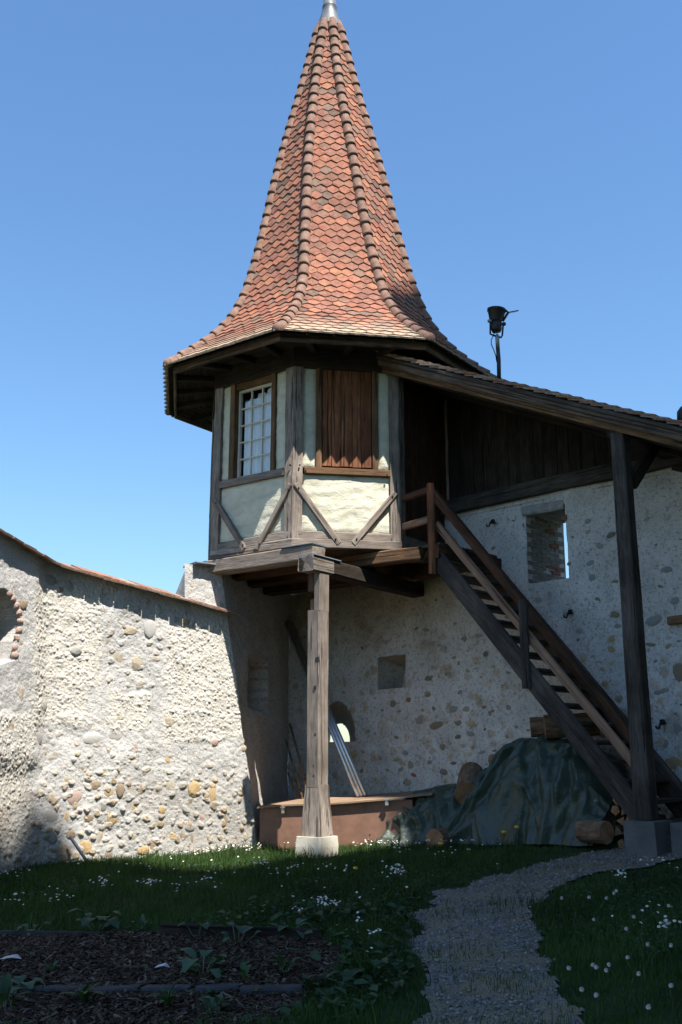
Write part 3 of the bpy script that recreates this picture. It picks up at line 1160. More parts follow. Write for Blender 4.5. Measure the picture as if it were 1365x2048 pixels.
def tunnel(name, front, back, d0, d1, closed_back, mat, rings=7, amp=.012, zone=.2, stn=.2, closed_loop=True):
    front = np.array(front)
    back = np.array(back)
    # refine outlines
    def refine(p):
        out = []
        n = len(p)
        for i in range(n):
            for f in np.linspace(0, 1, 6, endpoint=False):
                out.append(p[i] * (1 - f) + p[(i + 1) % n] * f)
        return np.array(out)
    fr_, bk = refine(front), refine(back)
    n = len(fr_)
    V = []
    for k in range(rings):
        f = k / (rings - 1)
        pts = fr_ * (1 - f) + bk * f
        for j, (s_, z_) in enumerate(pts):
            a = amp * (vnoise(np.array([k * 1.7 + j * .31]), np.array([j * 1.1 + k * .4]), 88)[0] - .5) * (1 if 0 < k < rings else 0)
            c = pts.mean(0)
            dvec = (np.array((s_, z_)) - c)
            dvec = dvec / (np.linalg.norm(dvec) + 1e-6)
            V.append(bw(s_ + dvec[0] * (a + .018), z_ + dvec[1] * (a + .018), d0 + (d1 - d0) * f))
    q = [(k * n + j, k * n + (j + 1) % n, (k + 1) * n + (j + 1) % n, (k + 1) * n + j) for k in range(rings - 1) for j in range(n)]
    Fs = [np.array(q)[:, ::-1]]
    if closed_back:
        Fs.append(np.array([[(rings - 1) * n + j for j in range(n)]]))
    V = np.array(V)
    o = bw(S_L, 0)
    return link(name, mesh_np(name, V - o, Fs, False, dict(zone=np.full(len(V), zone), stain=np.full(len(V), stn))), mat, bwall, BWM)


tunnel('window_reveal', WIN, WIN, -.002, -WT - .01, False, MAT['wall_back'])
nb = [(NICHE[0][0] + .02, NICHE[0][1] + .03), (NICHE[1][0] + .30, NICHE[1][1] + .02), (NICHE[2][0] + .30, NICHE[2][1] - .06), (NICHE[3][0] + .10, NICHE[3][1] - .10)]
tunnel('niche', NICHE, nb, -.002, -.45, True, MAT['wall_back'], stn=.4)
tunnel('arched_loophole', ARC, ARCB, -.002, -.81, False, MAT['wall_back'])
# bricks in the window reveal
def box_mesh(name, sx_, sy_, sz_, mat, j=.0, seed=0):
    r = np.random.default_rng(seed)
    V = np.array([(x, y, z) for x in (-.5, .5) for y in (-.5, .5) for z in (-.5, .5)]) * (sx_, sy_, sz_)
    V = V + (r.random(V.shape) - .5) * j
    q = [(0, 1, 3, 2), (4, 6, 7, 5), (0, 4, 5, 1), (2, 3, 7, 6), (0, 2, 6, 4), (1, 5, 7, 3)]
    me = mesh_np(name, V, np.array(q))
    if mat:
        me.materials.append(mat)
    return me


BRK = [box_mesh('brick', .185, .05, .048, MAT['brick'], .012, i) for i in range(4)]
BRR = [box_mesh('brick', .185, .05, .048, MAT['brick_red'], .012, 9 + i) for i in range(3)]
zc = WIN[0][1] + .03
row = 0
while zc < WIN[2][1] - .02:
    for k in range(4):
        dd = -.10 - k * .195 - (.095 if row % 2 else 0)
        if dd < -.76:
            continue
        me = random.choice(BRR) if (k >= 2 and random.random() < .15) else random.choice(BRK)
        o = bpy.data.objects.new('brick', me)
        COL.objects.link(o)
        setup(o, mat3(-BN, BT, np.array((0, 0, 1.)), bw(WIN[0][0] + random.uniform(-.036, -.028), zc, dd)), bwall)
    zc += .056
    row += 1
for (x, y) in ((1131, 1036),):
    s_, z_ = bsz(x, y)
    o = bpy.data.objects.new('brick', random.choice(BRR))
    COL.objects.link(o)
    setup(o, mat3(BT * .35, BN, np.array((0, 0, 1.)), bw(s_, z_, .0)), bwall)

# rough stone lintel over the window
l0, l1 = bsz(1046, 1024), bsz(1128, 1002)
beam('lintel', bw(l0[0], .5 * (l0[1] + l1[1]) - .01, -.085), bw(l1[0], .5 * (l0[1] + l1[1]) - .01, -.085), .2, .12, STONE_MATS['g'], bwall, wob=.03, seg=14, ch=.02)

# stones of the back wall
BWS = [(5, 780, 950, 2.333, "1035 280 36 28 d;965 577 34 30 b;1023 553 30 36 w;1045 650 44 44 b;1230 675 60 48 g;1035 765 26 40 o;1035 812 36 36 o;945 480 36 36 g;925 265 30 24 t;1200 205 28 24 t;1300 195 40 26 w;1350 915 40 90 b;1275 1005 80 36 g;1008 975 30 36 o;1070 1040 30 40 t;990 905 24 30 o;345 765 40 34 b;275 925 36 40 b;185 948 40 28 b;178 1020 28 30 t;88 1047 20 24 r;205 1090 24 28 b;15 1065 36 36 b;485 895 26 20 t;365 915 20 20 t;410 750 40 24 g;700 690 40 34 d;980 330 36 30 g;935 410 36 26 g;1330 585 40 40 g;1060 705 30 30 g;985 715 22 22 w;1290 440 40 30 g;1205 520 36 34 w;1215 790 40 20 b;690 580 50 40 g"),
       (6, 780, 1350, 2.333, "220 235 70 40 b;145 210 40 34 g;320 220 40 34 b;300 158 40 34 g;440 150 28 24 b;475 172 40 36 b;240 335 44 36 b;180 90 28 30 t;100 418 28 36 t;80 500 40 40 t;115 467 34 16 r;75 365 40 26 g;35 395 40 18 t;320 288 34 30 d;380 275 30 24 g;395 315 16 40 w;180 312 28 20 t;185 405 26 26 g;485 353 26 14 d;425 362 34 20 g;250 452 40 30 b;550 150 26 40 g;1260 420 50 40 t;1330 410 90 60 o;1350 485 60 60 w;505 400 26 36 t;1280 320 40 50 g;1340 250 40 50 g"),
       (8, 430, 1100, 3.033, "1340 1065 56 46 b;1300 778 50 36 d;1293 875 36 36 b;1080 925 40 40 t;1175 905 24 36 r;1250 1030 50 40 d;1100 1135 30 26 b;1190 1300 36 50 t;1160 1410 50 50 b;1210 1365 50 24 r;1110 1272 46 24 b;1160 1232 44 36 g;1130 1332 36 30 g;1045 1335 26 26 b;740 1365 50 44 t;1295 1165 34 24 b;1260 970 20 20 t;995 415 50 40 g;780 865 24 24 t;1040 560 30 24 g;930 480 30 26 g")]
bplaced = []


def bw_stone(x, y, w, h, k, f=.05):
    s_, z_ = bsz(x, y)
    if in_poly(np.array([s_]), np.array([z_]), WIN)[0] or in_poly(np.array([s_]), np.array([z_]), NICHE)[0] or in_poly(np.array([s_]), np.array([z_]), ARC)[0]:
        return
    P = bw(s_, z_)
    i = int(np.clip(round((s_ - su[0]) / (su[1] - su[0])), 0, sN - 1))
    j = int(np.argmin(abs(Zw[i] - z_)))
    d = P[1] * cp + P[2] * sp
    W = w / F_PX * d / .72
    H = h / F_PX * d
    put_stone(P + BN * (disp[i, j] - .006), BN, BT, W, H, max(.014, f * min(W, H)), k, bwall, random.uniform(-.3, .3))
    bplaced.append((x, y, max(w, h)))


for _, ox, oy, sc, txt in BWS:
    for it in txt.split(';'):
        a, b, w, h, k = it.split()
        bw_stone(ox + float(a) / sc, oy + float(b) / sc, float(w) / sc, float(h) / sc, k)
cnt = tries = 0
while cnt < 130 and tries < 4000:
    tries += 1
    x = random.uniform(690, 1380)
    y = random.uniform(1040, 1640)
    if x < 800 and y < 1400 and random.random() < .8:
        continue
    w = random.choice([6, 7, 8, 10, 12, 15])
    if any((x - a) ** 2 + (y - b) ** 2 < (.8 * (w + c)) ** 2 for a, b, c in bplaced):
        continue
    bw_stone(x, y, w, w * random.uniform(.6, 1.1), random.choice('gggtbdb'))
    cnt += 1
s_, z_ = bsz(1356, 1241)
beam('timber_end', bw(s_ - .09, z_, .02), bw(s_ + .25, z_ + .01, .02), .08, .085, MAT['log_wood'], bwall)

# ------------------------------------------------------------------ wall return under the turret (between both walls)
ret = empty('return_wall', tuple(bw(S_L, -1.05)), 'short shaded wall with a dark niche under the turret floor, left of its post', 'wall')
nu_, nv_ = 70, 150
u, v = np.meshgrid(np.linspace(0, 1, nu_), np.linspace(0, 1, nv_), indexing='ij')
zz = -1.35 + v * (2.35 + 1.35)
Ebase, En = lw_point(edge_s(zz), zz)
Cin = bw(S_L + .02, 0)[None, None, :] + np.stack([0 * zz, 0 * zz, zz], -1)
Pr = Ebase * (1 - u)[..., None] + Cin * u[..., None]
Pr[..., 2] = zz
pxr, pyr = project(Pr)
NR = nrm(np.cross((0, 0, 1), (Cin - Ebase)[0, 75]))
if NR @ np.array((0, -13., 0)) - NR @ np.array((0, 0, 0)) < 0 and NR[0] < 0:
    NR = -NR
if NR[0] < 0:
    NR = -NR
nich = in_poly(pxr, pyr, [(497, 1315), (536, 1327), (534, 1426), (497, 1412)])
d_ = 2 * fbm(u * 5, v * 9, 71, 4) * .03 + 2 * fbm(u * 30, v * 60, 72, 3) * .006 - nich * .28
d_ *= smooth(0, .06, u)
Pr = Pr + NR * d_[..., None]
link('wall_face', mesh_np('wall_face', (Pr - Pr[0, 0]).reshape(-1, 3), grid_faces(nu_, nv_)[:, ::-1], True, dict(zone=(.4 + 0 * u).ravel(), stain=(.35 * smooth(-1.0, 1.2, zz)).ravel())), MAT['wall_back'], ret, Matrix.Translation(Vector(Pr[0, 0])))

# ================================================================== the castle wing that shades the court (behind the camera, right)
te = math.tan(SUN_EL)
ca_, sa_ = math.cos(SUN_AZ), math.sin(SUN_AZ)


def uw(u_, w_, z_):
    return np.array((u_ * ca_ + w_ * sa_, u_ * sa_ - w_ * ca_, z_))


W0 = 3.2
PROFILE = [(0.2, 18.0), (2.3, 18.18), (2.6, 19.08), (2.95, 19.08), (3.3, 18.18), (3.6, 17.18), (3.9, 16.08), (4.4, 15.88), (5.0, 16.38), (5.5, 16.18), (6.34, 16.18), (6.41, 23.4), (6.5, 24.0), (7.2, 25.1), (8.6, 27.2), (15, 25.0)]
castle = empty('castle_wing', tuple(uw(2, W0 + 3, -1.6)), 'tall rendered castle wing with gabled roofline across the courtyard', 'building')


def block(name, prof, w0, w1, mat, z0=-2.5, dv=0.0):
    n = len(prof)
    V = []
    for w_ in (w0, w1):
        for u_, v_ in prof:
            V.append(uw(u_, w_, v_ + te * w0 + dv))
        for u_, v_ in prof:
            V.append(uw(u_, w_, z0))
    q = []
    for i in range(n - 1):
        q += [(i, i + 1, n + i + 1, n + i), (2 * n + i + 1, 2 * n + i, 3 * n + i, 3 * n + i + 1), (i + 1, i, 2 * n + i, 2 * n + i + 1)]
    q += [(0, n, 3 * n, 2 * n), (n - 1, 3 * n - 1, 4 * n - 1, 2 * n - 1)]
    o = uw(2, W0 + 3, -1.6)
    return link(name, mesh_np(name, np.array(V) - o, np.array(q)), mat, castle, Matrix.Translation(Vector(o)))


block('wall', PROFILE, W0, W0 + 7, MAT['castle'])
for u_ in (1.6, 4.4, 8.2, 11):
    for z_ in (2.0, 6.0, 10.5):
        P_ = uw(u_, W0 - .03, z_)
        o = link('window', box_mesh('window', 1.0, .12, 1.7, MAT['interior']), None, castle, mat3((ca_, sa_, 0), (-sa_, ca_, 0), (0, 0, 1), P_))
        link('frame', box_mesh('frame', 1.25, .08, .14, MAT['sandstone']), None, o, mat3((ca_, sa_, 0), (-sa_, ca_, 0), (0, 0, 1), uw(u_, W0 - .05, z_ - .95)))

# ================================================================== turret
TC = np.array((-.174, 13.0, 0.))
TH = rad(8.9)
RB = 1.665
AP = RB * math.cos(rad(22.5))
HALF = RB * math.sin(rad(22.5))
UPV = np.array((0, 0, 1.))


def faz(k):
    """azimuth of the outward normal of face k: 0 = shutter face, -1 = window face"""
    return TH + rad(45 * k)


def face(k, t, z, out=0.0):
    a = faz(k)
    n = np.array((math.sin(a), -math.cos(a), 0))
    tv = np.array((math.cos(a), math.sin(a), 0))
    return TC + n * (AP + out) + tv * t + np.array((0, 0, z))


def fvec(k):
    a = faz(k)
    return np.array((math.cos(a), math.sin(a), 0)), np.array((math.sin(a), -math.cos(a), 0))


def fpix(k, px, py, out=0.0):
    tv, n = fvec(k)
    o = TC + n * (AP + out)
    P = on(px, py, n, o)
    return (P - o) @ tv, P[2]


turret = empty('turret', (TC[0], TC[1], 2.3), 'octagonal half-timbered turret with tall red tiled spire roof', 'turret')

# corner posts: pentagon in plan following both faces
for k in range(8):
    a = faz(k) - rad(22.5)                       # corner between face k-1 and face k
    rd = np.array((math.sin(a), -math.cos(a), 0))
    tg = np.array((math.cos(a), math.sin(a), 0))
    R0 = RB + .022
    c22, s22 = math.cos(rad(22.5)), math.sin(rad(22.5))
    wl = .125 if k == 0 else (.105 if k in (-1, 7) else .115)
    wr = .115
    # local Y = tangent, local Z = outwards
    poly = [(0, R0), (-wl * c22, R0 - wl * s22), (-wl * c22 + .06, R0 - wl * s22 - .16), (wr * c22 - .06, R0 - wr * s22 - .16), (wr * c22, R0 - wr * s22)]
    X = UPV
    Y = tg
    Zl = np.cross(X, Y)
    sg = 1 if Zl @ rd > 0 else -1
    poly = [(p_[0], p_[1] * sg) for p_ in poly]
    if sg > 0:
        poly = poly[::-1]
    poly = poly[::-1]
    prism('corner_post', poly, 4.95 - 2.42, mat3(X, Y, Zl, TC + np.array((0, 0, 2.42))), MAT['oak_grey'], turret, seg=22, wob=.0035)

SILL_LO, SILL_HI = 3.292, 3.385
HEAD = 4.64
PLATE_T = 2.60


def panel(k, t0, t1, z0, z1, out=-.012, amp=.012, name='plaster_panel'):
    tv, n = fvec(k)
    lu, lv = t1 - t0, z1 - z0
    nu, nv = max(5, int(lu / .022)), max(5, int(lv / .022))
    u, v = np.meshgrid(np.linspace(0, 1, nu), np.linspace(0, 1, nv), indexing='ij')
    sd = random.randrange(1000)
    edge = smooth(0, .045, np.minimum(np.minimum(u, 1 - u) * lu, np.minimum(v, 1 - v) * lv))
    d = amp * 2 * fbm(u * lu * 5, v * lv * 14, sd, 5, .6) + .02 * (edge - 1)
    V = np.stack([t0 + u * lu - t0, z0 + v * lv - z0, d], -1).reshape(-1, 3)
    P_ = face(k, t0, z0, out)
    return link(name, mesh_np(name, V, grid_faces(nu, nv), True), MAT['plaster'], turret, mat3(tv, UPV, n, P_))


def fbeam(name, k, t0, z0, t1, z1, w, d, mat, out, **kw):
    """timber on a face between two points; w across, d deep, out = outer surface"""
    tv, n = fvec(k)
    p0 = face(k, t0, z0, out - d / 2)
    p1 = face(k, t1, z1, out - d / 2)
    X = nrm(p1 - p0)
    Y = n
    Zl = np.cross(X, Y)
    return prism(name, rect(d, w, .008), float(np.linalg.norm(p1 - p0)), mat3(X, Y, Zl, p0), mat, turret, **kw)


for k in range(-3, 5):
    h = HALF
    # sill timbers
    if k in (-1, 0):
        pass
    fbeam('sill_beam', k, -h - .02, 2.452, h + .02, 2.452, .105, .2, MAT['oak_grey'], .034, wob=.005)
    fbeam('sill_beam', k, -h + .01, 2.553, h - .01, 2.553, .094, .2, MAT['oak_grey'], .018, wob=.005)
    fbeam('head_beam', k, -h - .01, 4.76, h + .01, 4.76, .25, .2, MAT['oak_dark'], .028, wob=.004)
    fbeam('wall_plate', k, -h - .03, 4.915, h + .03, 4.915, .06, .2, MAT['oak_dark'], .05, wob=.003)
    if k not in (-1, 0, 1):
        panel(k, -h + .08, h - .08, 2.58, 4.66)
        fbeam('rail', k, -h + .1, 3.34, h - .1, 3.34, .09, .12, MAT['oak_grey'], .012, wob=.004)

# ---- window face (-1)
k = -1
panel(k, -.55, .52, PLATE_T - .02, SILL_LO + .01)
panel(k, -.55, -.385, SILL_HI - .01, HEAD + .02)
panel(k, .335, .52, SILL_HI - .01, HEAD + .02)
fbeam('window_rail', k, -.535, .5 * (SILL_LO + SILL_HI), .505, .5 * (SILL_LO + SILL_HI), SILL_HI - SILL_LO, .16, MAT['oak_grey'], .02, wob=.003)
fbeam('window_jamb', k, -.358, SILL_HI, -.358, HEAD + .02, .085, .16, MAT['oak_brown'], .012, wob=.004)
fbeam('window_jamb', k, .312, SILL_HI, .312, HEAD + .02, .066, .16, MAT['oak_brown'], .012, wob=.004)
fbeam('window_head', k, -.316, 4.60, .28, 4.60, .085, .12, MAT['oak_brown'], -.01, wob=.003)


def bpix(k, x0, y0, x1, y1, w, name='brace'):
    a = fpix(k, x0, y0, .02)
    b = fpix(k, x1, y1, .02)
    o = fbeam(name, k, a[0], a[1], b[0], b[1], w, .09, MAT['oak_grey'], .045, wob=.005, rough_ends=.02)
    return o


bpix(-1, 428, 998, 491, 1099, .07)
bpix(-1, 582, 968, 515, 1098, .068)
bpix(0, 593, 968, 678, 1087, .072)
bpix(0, 791, 986, 708, 1087, .07)

# casement
WT0, WT1, WZ0, WZ1 = -.315, .279, SILL_HI + .005, 4.557
tv, n_ = fvec(k)


def framebox(name, t0, t1, z0, z1, out, d, mat, parent):
    P_ = face(-1, .5 * (t0 + t1), .5 * (z0 + z1), out)
    return link(name, box_mesh(name, t1 - t0, z1 - z0, d, mat), None, parent, mat3(tv, UPV, n_, P_))


def ring_mesh(name, w, h, b, d, mat):
    o = [(-w / 2, -h / 2), (w / 2, -h / 2), (w / 2, h / 2), (-w / 2, h / 2)]
    i = [(-w / 2 + b, -h / 2 + b), (w / 2 - b, -h / 2 + b), (w / 2 - b, h / 2 - b), (-w / 2 + b, h / 2 - b)]
    V = [(x, y, z) for z in (-d / 2, d / 2) for x, y in o + i]
    q = []
    for a in range(4):
        c = (a + 1) % 4
        q += [(8 + a, 8 + c, 12 + c, 12 + a), (a, 4 + a, 4 + c, c), (a, c, 8 + c, 8 + a), (4 + a, 12 + a, 12 + c, 4 + c)]
    me = mesh_np(name, V, np.array(q))
    me.materials.append(mat)
    return me


wc_t, wc_z = .5 * (WT0 + WT1), .5 * (WZ0 + WZ1)
win = link('window', ring_mesh('window', WT1 - WT0, WZ1 - WZ0, .03, .04, MAT['window_paint']), None, turret, mat3(tv, UPV, n_, face(k, wc_t, wc_z, -.085)))
gw = (WT1 - WT0 - .06) / 3
gh = (WZ1 - WZ0 - .06) / 5
for i in (1, 2):
    t_ = WT0 + .03 + gw * i
    framebox('glazing_bar', t_ - .008, t_ + .008, WZ0 + .03, WZ1 - .03, -.082, .022, MAT['window_paint'], win)
for j in range(1, 5):
    z_ = WZ0 + .03 + gh * j
    framebox('glazing_bar', WT0 + .03, WT1 - .03, z_ - .008, z_ + .008, -.080, .022, MAT['window_paint'], win)
for i in range(3):
    for j in range(5):
        t_ = WT0 + .03 + gw * i
        z_ = WZ0 + .03 + gh * j
        o = framebox('pane', t_, t_ + gw, z_, z_ + gh, -.09 + random.uniform(-.001, .001), .003, MAT['glass'], win)
        o.rotation_euler.rotate_axis('Y', random.uniform(-.006, .006))
# reveal lining
framebox('reveal', WT0 - .012, WT0 - .002, WZ0, WZ1, -.10, .2, MAT['oak_dark'], win)
framebox('reveal', WT1 + .002, WT1 + .012, WZ0, WZ1, -.10, .2, MAT['oak_dark'], win)
# curtain: two gathered halves with a scalloped head
nu, nv = 90, 24
u, v = np.meshgrid(np.linspace(0, 1, nu), np.linspace(0, 1, nv), indexing='ij')
tt = WT0 + .06 + u * (WT1 - WT0 - .065)
top = WZ1 - .20 + .05 * np.abs(np.sin(u * 9.5)) + .14 * u
zt = WZ0 + .01 + v * (top - WZ0)
oo = -.125 + .016 * np.sin(u * 46) * (1 - .3 * v) + .008 * np.sin(u * 17 + 1)
V = np.stack([tt, zt, oo], -1).reshape(-1, 3)
link('curtain', mesh_np('curtain', V, grid_faces(nu, nv), True), MAT['curtain'], win, mat3(tv, UPV, n_, face(k, 0, 0, 0)))
# dark room behind
room = []
for k_ in range(8):
    a = faz(k_) - rad(22.5)
    for z_ in (2.45, 4.85):
        room.append(TC + (RB - .30) * np.array((math.sin(a), -math.cos(a), 0)) + np.array((0, 0, z_)))
room = np.array(room)
q = [(2 * i, 2 * ((i + 1) % 8), 2 * ((i + 1) % 8) + 1, 2 * i + 1) for i in range(8) if i != 7]
link('room_lining', mesh_np('room_lining', room - TC, [np.array(q), np.array([[2 * i for i in range(8)], [2 * i + 1 for i in range(7, -1, -1)]])]), MAT['interior'], turret, Matrix.Translation(Vector(TC)))

# ---- shutter face (0)
k = 0
panel(k, -.53, .55, PLATE_T - .02, SILL_LO + .01, amp=.014)
panel(k, -.53, -.36, SILL_HI - .01, HEAD + .02)
panel(k, .38, .55, SILL_HI - .01, HEAD + .02)
fbeam('shutter_rail', k, -.505, .5 * (SILL_LO + SILL_HI), .53, .5 * (SILL_LO + SILL_HI), SILL_HI - SILL_LO - .01, .16, MAT['oak_brown'], .026, wob=.002)
fbeam('shutter_jamb', k, -.334, SILL_HI, -.334, HEAD + .02, .074, .16, MAT['oak_brown'], .014, wob=.003)
fbeam('shutter_jamb', k, .354, SILL_HI, .354, HEAD + .02, .072, .16, MAT['oak_brown'], .014, wob=.003)
sh = fbeam('shutter', k, -.292, SILL_HI + .06, .31, SILL_HI + .06, .08, .02, MAT['shutter'], -.07)
edges = [-.292, -.175, -.06, .075, .185, .312]
for i in range(5):
    t0, t1 = edges[i] + .003, edges[i + 1] - .003
    tv0, n0_ = fvec(k)
    P_ = face(k, .5 * (t0 + t1), SILL_HI + .022 + random.uniform(0, .008), -.03 + random.uniform(-.004, .004))
    prism('plank', rect(t1 - t0, .025, .003), HEAD - SILL_HI - .01, mat3(UPV, tv0, np.cross(UPV, tv0), P_), MAT['shutter'], sh, seg=6, wob=.001)

# ---- door face (1): dark boarding with an open doorway
k = 1
tv1, n1_ = fvec(k)
for i in range(9):
    t0 = -.55 + i * .122
    prism('board', rect(.118, .03, .004), 2.15, mat3(UPV, tv1, np.cross(UPV, tv1), face(k, t0 + .06, 2.56, -.03)), MAT['timber_red'], turret, seg=4, wob=.001)

# ---- spire roof
PROF_Z = np.array([4.80, 4.97, 5.2, 5.5, 5.8, 6.12, 6.5, 6.9, 7.4, 7.9, 8.35, 8.93, 9.5, 10.05, 10.43, 10.75])
PROF_R = np.array([2.39, 2.20, 1.89, 1.61, 1.41, 1.285, 1.17, 1.07, .96, .86, .76, .615, .47, .345, .26, .185])
zz = np.linspace(4.80, 10.75, 400)
rr = np.interp(zz, PROF_Z, PROF_R)
ker = np.ones(25) / 25
rpad = np.concatenate([2 * rr[0] - rr[12:0:-1], rr, 2 * rr[-1] - rr[-2:-14:-1]])
rr = np.convolve(rpad, ker, 'valid')


def r_at(z):
    return np.interp(z, zz, rr)


def twist(z):
    return rad(np.interp(z, [4.8, 6.0, 8.0, 10.3, 11], [0, 0, -6, -15, -16]))


arc = np.concatenate([[0], np.cumsum(np.hypot(np.diff(zz), np.diff(rr * math.cos(rad(22.5)))))])
roof_V = []
lev = np.linspace(4.80, 10.75, 40)
for z_ in lev:
    for k_ in range(8):
        a = faz(k_) - rad(22.5) + twist(z_)
        R_ = r_at(z_) - .045
        roof_V.append((R_ * math.sin(a), -R_ * math.cos(a), z_ - 4.8 - .012))
q = [(i * 8 + j, i * 8 + (j + 1) % 8, (i + 1) * 8 + (j + 1) % 8, (i + 1) * 8 + j) for i in range(39) for j in range(8)]
roof = link('roof', mesh_np('roof', roof_V, np.array(q)), MAT['oak_dark'], turret, Matrix.Translation(Vector(TC + np.array((0, 0, 4.8)))))

TW, TL, TT_, EXPO = .158, .235, .020, .110
tile_V = np.array([(0, 0, 0), (.5, .24, 0), (.5, 1, 0), (-.5, 1, 0), (-.5, .24, 0), (0, 0, 1), (.5, .24, 1), (.5, 1, 1), (-.5, 1, 1), (-.5, .24, 1)])
tile_V = tile_V * (TW, TL, TT_)
tile_V[[0, 5], 1] += .004
tile_F4 = np.array([(0, 1, 6, 5), (1, 2, 7, 6), (3, 4, 9, 8), (4, 0, 5, 9), (2, 3, 8, 7)])
tile_F5 = np.array([(4, 3, 2, 1, 0), (5, 6, 7, 8, 9)])
tile_me = mesh_np('tile', tile_V, [tile_F4, tile_F5])
tile_me.materials.append(MAT['tile'])
tiles = []
nrow = int(arc[-1] / EXPO)
for k_ in range(8):
    for r_ in range(nrow):
        sarc = r_ * EXPO - .02
        zc = np.interp(sarc, arc, zz)
        zc2 = np.interp(sarc + .12, arc, zz)
        Rc = r_at(zc)
        ap1 = r_at(zc) * math.cos(rad(22.5))
        ap2 = r_at(zc2) * math.cos(rad(22.5))
        if r_ == 0:
            ap1 += .03
        a = faz(k_) + twist(zc)
        n = np.array((math.sin(a), -math.cos(a), 0))
        t = np.array((math.cos(a), math.sin(a), 0))
        upv = nrm(n * (ap2 - ap1) + UPV * (zc2 - zc))
        hw = Rc * math.sin(rad(22.5)) - .01
        Nn = np.cross(t, upv)
        if Nn @ n < 0 and abs(upv[2]) > .2:
            Nn = -Nn
        off = (r_ % 2) * .5
        m = int(hw / TW) + 2
        for j in range(-m, m + 1):
            x0 = (j + off - .5) * TW + random.uniform(-.003, .003)
            x1 = x0 + TW - .003
            c0, c1 = max(x0, -hw), min(x1, hw)
            if c1 - c0 < .03:
                continue
            xc = .5 * (c0 + c1)
            sc = (c1 - c0) / TW
            rz = random.uniform(-.02, .02)
            tl = .105 + random.uniform(-.018, .018)           # lower edge rides on the course below
            Yv = nrm(upv - Nn * tl)
            Xv = nrm(t + upv * rz)
            Zv = nrm(np.cross(Xv, Yv))
            Yv = np.cross(Zv, Xv)
            P_ = TC + n * ap1 + t * xc + UPV * zc + Nn * (-.006 + random.uniform(-.002, .003))
            M_ = mat3(Xv * sc, Yv, Zv, P_)
            vis = (Nn @ -nrm(P_))
            tiles.append((sc * max(vis, 0) / (P_ @ P_), M_, k_))
order = sorted(range(len(tiles)), key=lambda i: -tiles[i][0])
big = set(order[:300])
for i in order[:300]:
    o = bpy.data.objects.new('tile', tile_me)
    COL.objects.link(o)
    setup(o, tiles[i][1], roof)
Vs, Q4, Q5 = [], [], []
RO = np.array(TC + np.array((0, 0, 4.8)))
for i in range(len(tiles)):
    if i in big:
        continue
    M_ = np.array(tiles[i][1])
    b0_ = len(Vs) * 10
    Vs.append(tile_V @ M_[:3, :3].T + M_[:3, 3] - RO)
    Q4.append(tile_F4 + b0_)
    Q5.append(tile_F5 + b0_)
stuff(link('roof_tiles', mesh_np('roof_tiles', np.concatenate(Vs), [np.concatenate(Q4), np.concatenate(Q5)]), MAT['tile'], roof, Matrix.Translation(Vector(RO))))

# ridge tiles: tapered half pipes
def ridge_mesh(name, L, r0, r1, t, seg=7):
    V = []
    for (z_, r_) in ((0, r0), (.03, r0 * 1.0), (L, r1)):
        for rr_ in (r_, r_ - t):
            for j in range(seg + 1):
                a = math.pi * 1.1 * (j / seg - .5)
                V.append((rr_ * math.sin(a), rr_ * math.cos(a), z_))
    n = seg + 1
    q = []
    for s_ in range(2):
        o0, o1 = s_ * 2 * n, (s_ + 1) * 2 * n
        for j in range(seg):
            q.append((o0 + j, o0 + j + 1, o1 + j + 1, o1 + j))
    for j in range(seg):
        q.append((j, n + j, n + j + 1, j + 1))
    me = mesh_np(name, V, np.array(q), True)
    me.materials.append(MAT['ridge'])
    return me


RM = ridge_mesh('ridge_tile', .25, .075, .061, .016)
arcR = np.concatenate([[0], np.cumsum(np.hypot(np.diff(zz), np.diff(rr)))])
for k_ in range(8):
    vis_k = k_ in (7, 0, 1, 2)
    hid = []
    i = 0
    while .06 + i * .197 < arcR[-1] - .1:
        s0 = .06 + i * .197
        z0_, z1_ = np.interp(s0, arcR, zz), np.interp(s0 + .2, arcR, zz)
        pts = []
        for z_ in (z0_, z1_):
            a = faz(k_) - rad(22.5) + twist(z_)
            R_ = r_at(z_) - .012
            pts.append(TC + np.array((R_ * math.sin(a), -R_ * math.cos(a), z_)))
        Zv = nrm(pts[1] - pts[0])
        a = faz(k_) - rad(22.5) + twist(z0_)
        out_ = np.array((math.sin(a), -math.cos(a), 0))
        Yv = nrm(out_ - Zv * (out_ @ Zv) - Zv * 0)
        # tip the lower end outwards
        Zv2 = nrm(Zv - Yv * .07)
        Yv2 = nrm(Yv - Zv2 * (Yv @ Zv2))
        Xv = np.cross(Yv2, Zv2)
        M_ = mat3(Xv, Yv2, Zv2, pts[0] + Yv2 * .004)
        o = bpy.data.objects.new('ridge_tile', RM)
        COL.objects.link(o)
        setup(o, M_, roof)
        if i == 0:
            # rounded stop at the eave
            V = []
            for b_ in range(5):
                ph = b_ / 4 * math.pi / 2
                for j in range(9):
                    t_ = math.pi * 1.1 * (j / 8 - .5)
                    V.append((.08 * math.cos(ph) * math.sin(t_), .08 * math.cos(ph) * math.cos(t_), -.075 * math.sin(ph)))
            qq = [(b_ * 9 + j, b_ * 9 + j + 1, (b_ + 1) * 9 + j + 1, (b_ + 1) * 9 + j) for b_ in range(4) for j in range(8)]
            link('ridge_end', mesh_np('ridge_end', V, np.array(qq)[:, ::-1], True), MAT['ridge'], roof, M_)
        i += 1

